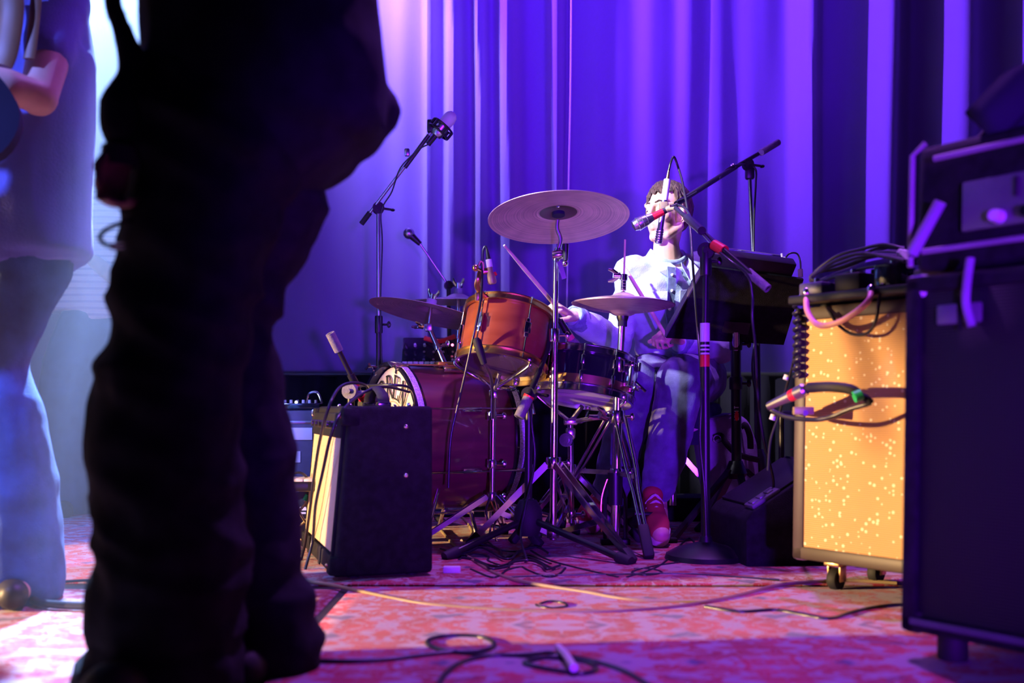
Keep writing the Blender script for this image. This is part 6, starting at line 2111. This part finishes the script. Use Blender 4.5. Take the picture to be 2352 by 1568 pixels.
# ================================================================== cables on the rugs
def fl_cable(pix, r, material, label, lift=0.0, group=None):
    pts = [G(x, y) + V((0, 0, r + .001 + lift)) for x, y in pix]
    return cable('floor_cable', pts, r, material, label, group)
fl_cable([(690, 1338), (760, 1348), (850, 1368), (960, 1390), (1060, 1400), (1180, 1408), (1300, 1412), (1420, 1410), (1560, 1398), (1700, 1372), (1780, 1350), (1872, 1340), (1960, 1338), (2060, 1344)], .005, 'cable_tan', 'long cable running across the rug from the combo towards the gold cabinet')
fl_cable([(1012, 1220), (1045, 1258), (1085, 1290), (1130, 1318), (1180, 1336), (1260, 1352), (1350, 1366), (1400, 1376), (1460, 1384), (1530, 1386), (1620, 1388)], .0055, 'cable_tan', 'shiny cable leading from the kick drum forward across the rug')
fl_cable([(1620, 1400), (1700, 1412), (1780, 1408), (1850, 1420), (1905, 1428), (1960, 1412), (2020, 1400), (2075, 1396), (2160, 1400)], .0055, 'cable', 'wavy black cable leading under the tall black cabinet')
fl_cable([(1160, 1330), (1270, 1326), (1400, 1324), (1560, 1322), (1700, 1330), (1790, 1336)], .004, 'cable', 'thin cable lying along the front edge of the drum rug')
fl_cable([(726, 1526), (820, 1528), (900, 1522), (980, 1512), (1040, 1506), (1120, 1500), (1134, 1484), (1100, 1470), (1030, 1468), (985, 1478), (990, 1492), (1040, 1506), (1140, 1512), (1260, 1508), (1300, 1520)], .0055, 'cable', 'cable making a loop on the near rug beside the black trousers')
fl_cable([(1000, 1600), (1020, 1560), (1060, 1530), (1130, 1514), (1240, 1518), (1340, 1528), (1370, 1545), (1330, 1556), (1230, 1540), (1210, 1528), (1300, 1516), (1420, 1545), (1500, 1590)], .0055, 'cable', 'coil of black cable on the near rug')
fl_cable([(1282, 1508), (1300, 1528), (1318, 1558)], .0075, 'white', 'short white cable end on the near rug', .01)
fl_cable([(1240, 1392), (1262, 1386), (1296, 1390), (1300, 1398), (1268, 1402), (1240, 1398), (1232, 1394)], .004, 'cable', 'small cable ring lying on the rug')
fl_cable([(66, 1368), (70, 1384), (95, 1395), (140, 1400), (190, 1402), (230, 1404), (300, 1410)], .010, 'cable', 'thick black cable curling behind the near black trousers')
fl_cable([(1456, 1310), (1500, 1312), (1520, 1320), (1480, 1326), (1452, 1318), (1500, 1305), (1580, 1290), (1600, 1266), (1580, 1240), (1520, 1300), (1440, 1330)], .004, 'cable', 'thin cable curling beside the round stand base')
fl_cable([(1220, 1268), (1260, 1290), (1340, 1312), (1420, 1330)], .004, 'cable', 'cable leading forward from the short boom stand')
random.seed(21)
for k in range(7):
    x0 = 1020 + 12 * k
    y0 = 1262 + 9 * k
    pts = []
    for j in range(9):
        pts.append((x0 + j * 26 + random.uniform(-12, 12), y0 + 12 * math.sin(j * 1.3 + k) + random.uniform(-4, 4)))
    fl_cable(pts, .004, 'cable', 'dark cable in the tangle beneath the tom stand', .004 * (k % 3), 'tangle of cables beneath the tom stand')
fl_cable([(1010, 1178), (1040, 1180), (1066, 1196), (1084, 1222), (1080, 1240), (1060, 1246)], .006, 'cable_tan', 'tan cable arching beside the tom stand leg')
o = MB().box(G(1038, 1318) + V((0, 0, .012)), (.05, .022, .022), None, .004).build('cable_plug', 'white')
tag(o, 'white plug lying on the rug beside the small combo', 'plug')
fl_cable([(140, 1340), (220, 1336), (300, 1342)], .004, 'cable', 'thin cable on the rug behind the near black trousers')

# ---- stage haze: smoke drifting over the left of the stage and before the backdrop
hm = bpy.data.materials.new('haze')
hm.use_nodes = True
nt = hm.node_tree
nt.nodes.clear()
out = nt.nodes.new('ShaderNodeOutputMaterial')
vs_ = nt.nodes.new('ShaderNodeVolumeScatter')
vs_.inputs['Density'].default_value = HAZE
vs_.inputs['Anisotropy'].default_value = 0.62
vs_.inputs['Color'].default_value = (0.95, 0.95, 1, 1)
nt.links.new(vs_.outputs[0], out.inputs['Volume'])
for c_, s_, lb in (((0, 4.5, 1.95), (8.0, 0.98, 3.9), 'thin smoke haze hanging in front of the backdrop'),
                   ((-2.4, 2.9, 1.95), (3.2, 2.2, 3.9), 'smoke haze drifting around the guitarist in flared jeans')):
    hz_ = MB().box(c_, s_).build('stage_haze', hm)
    tag(hz_, lb, 'haze', kind='stuff')
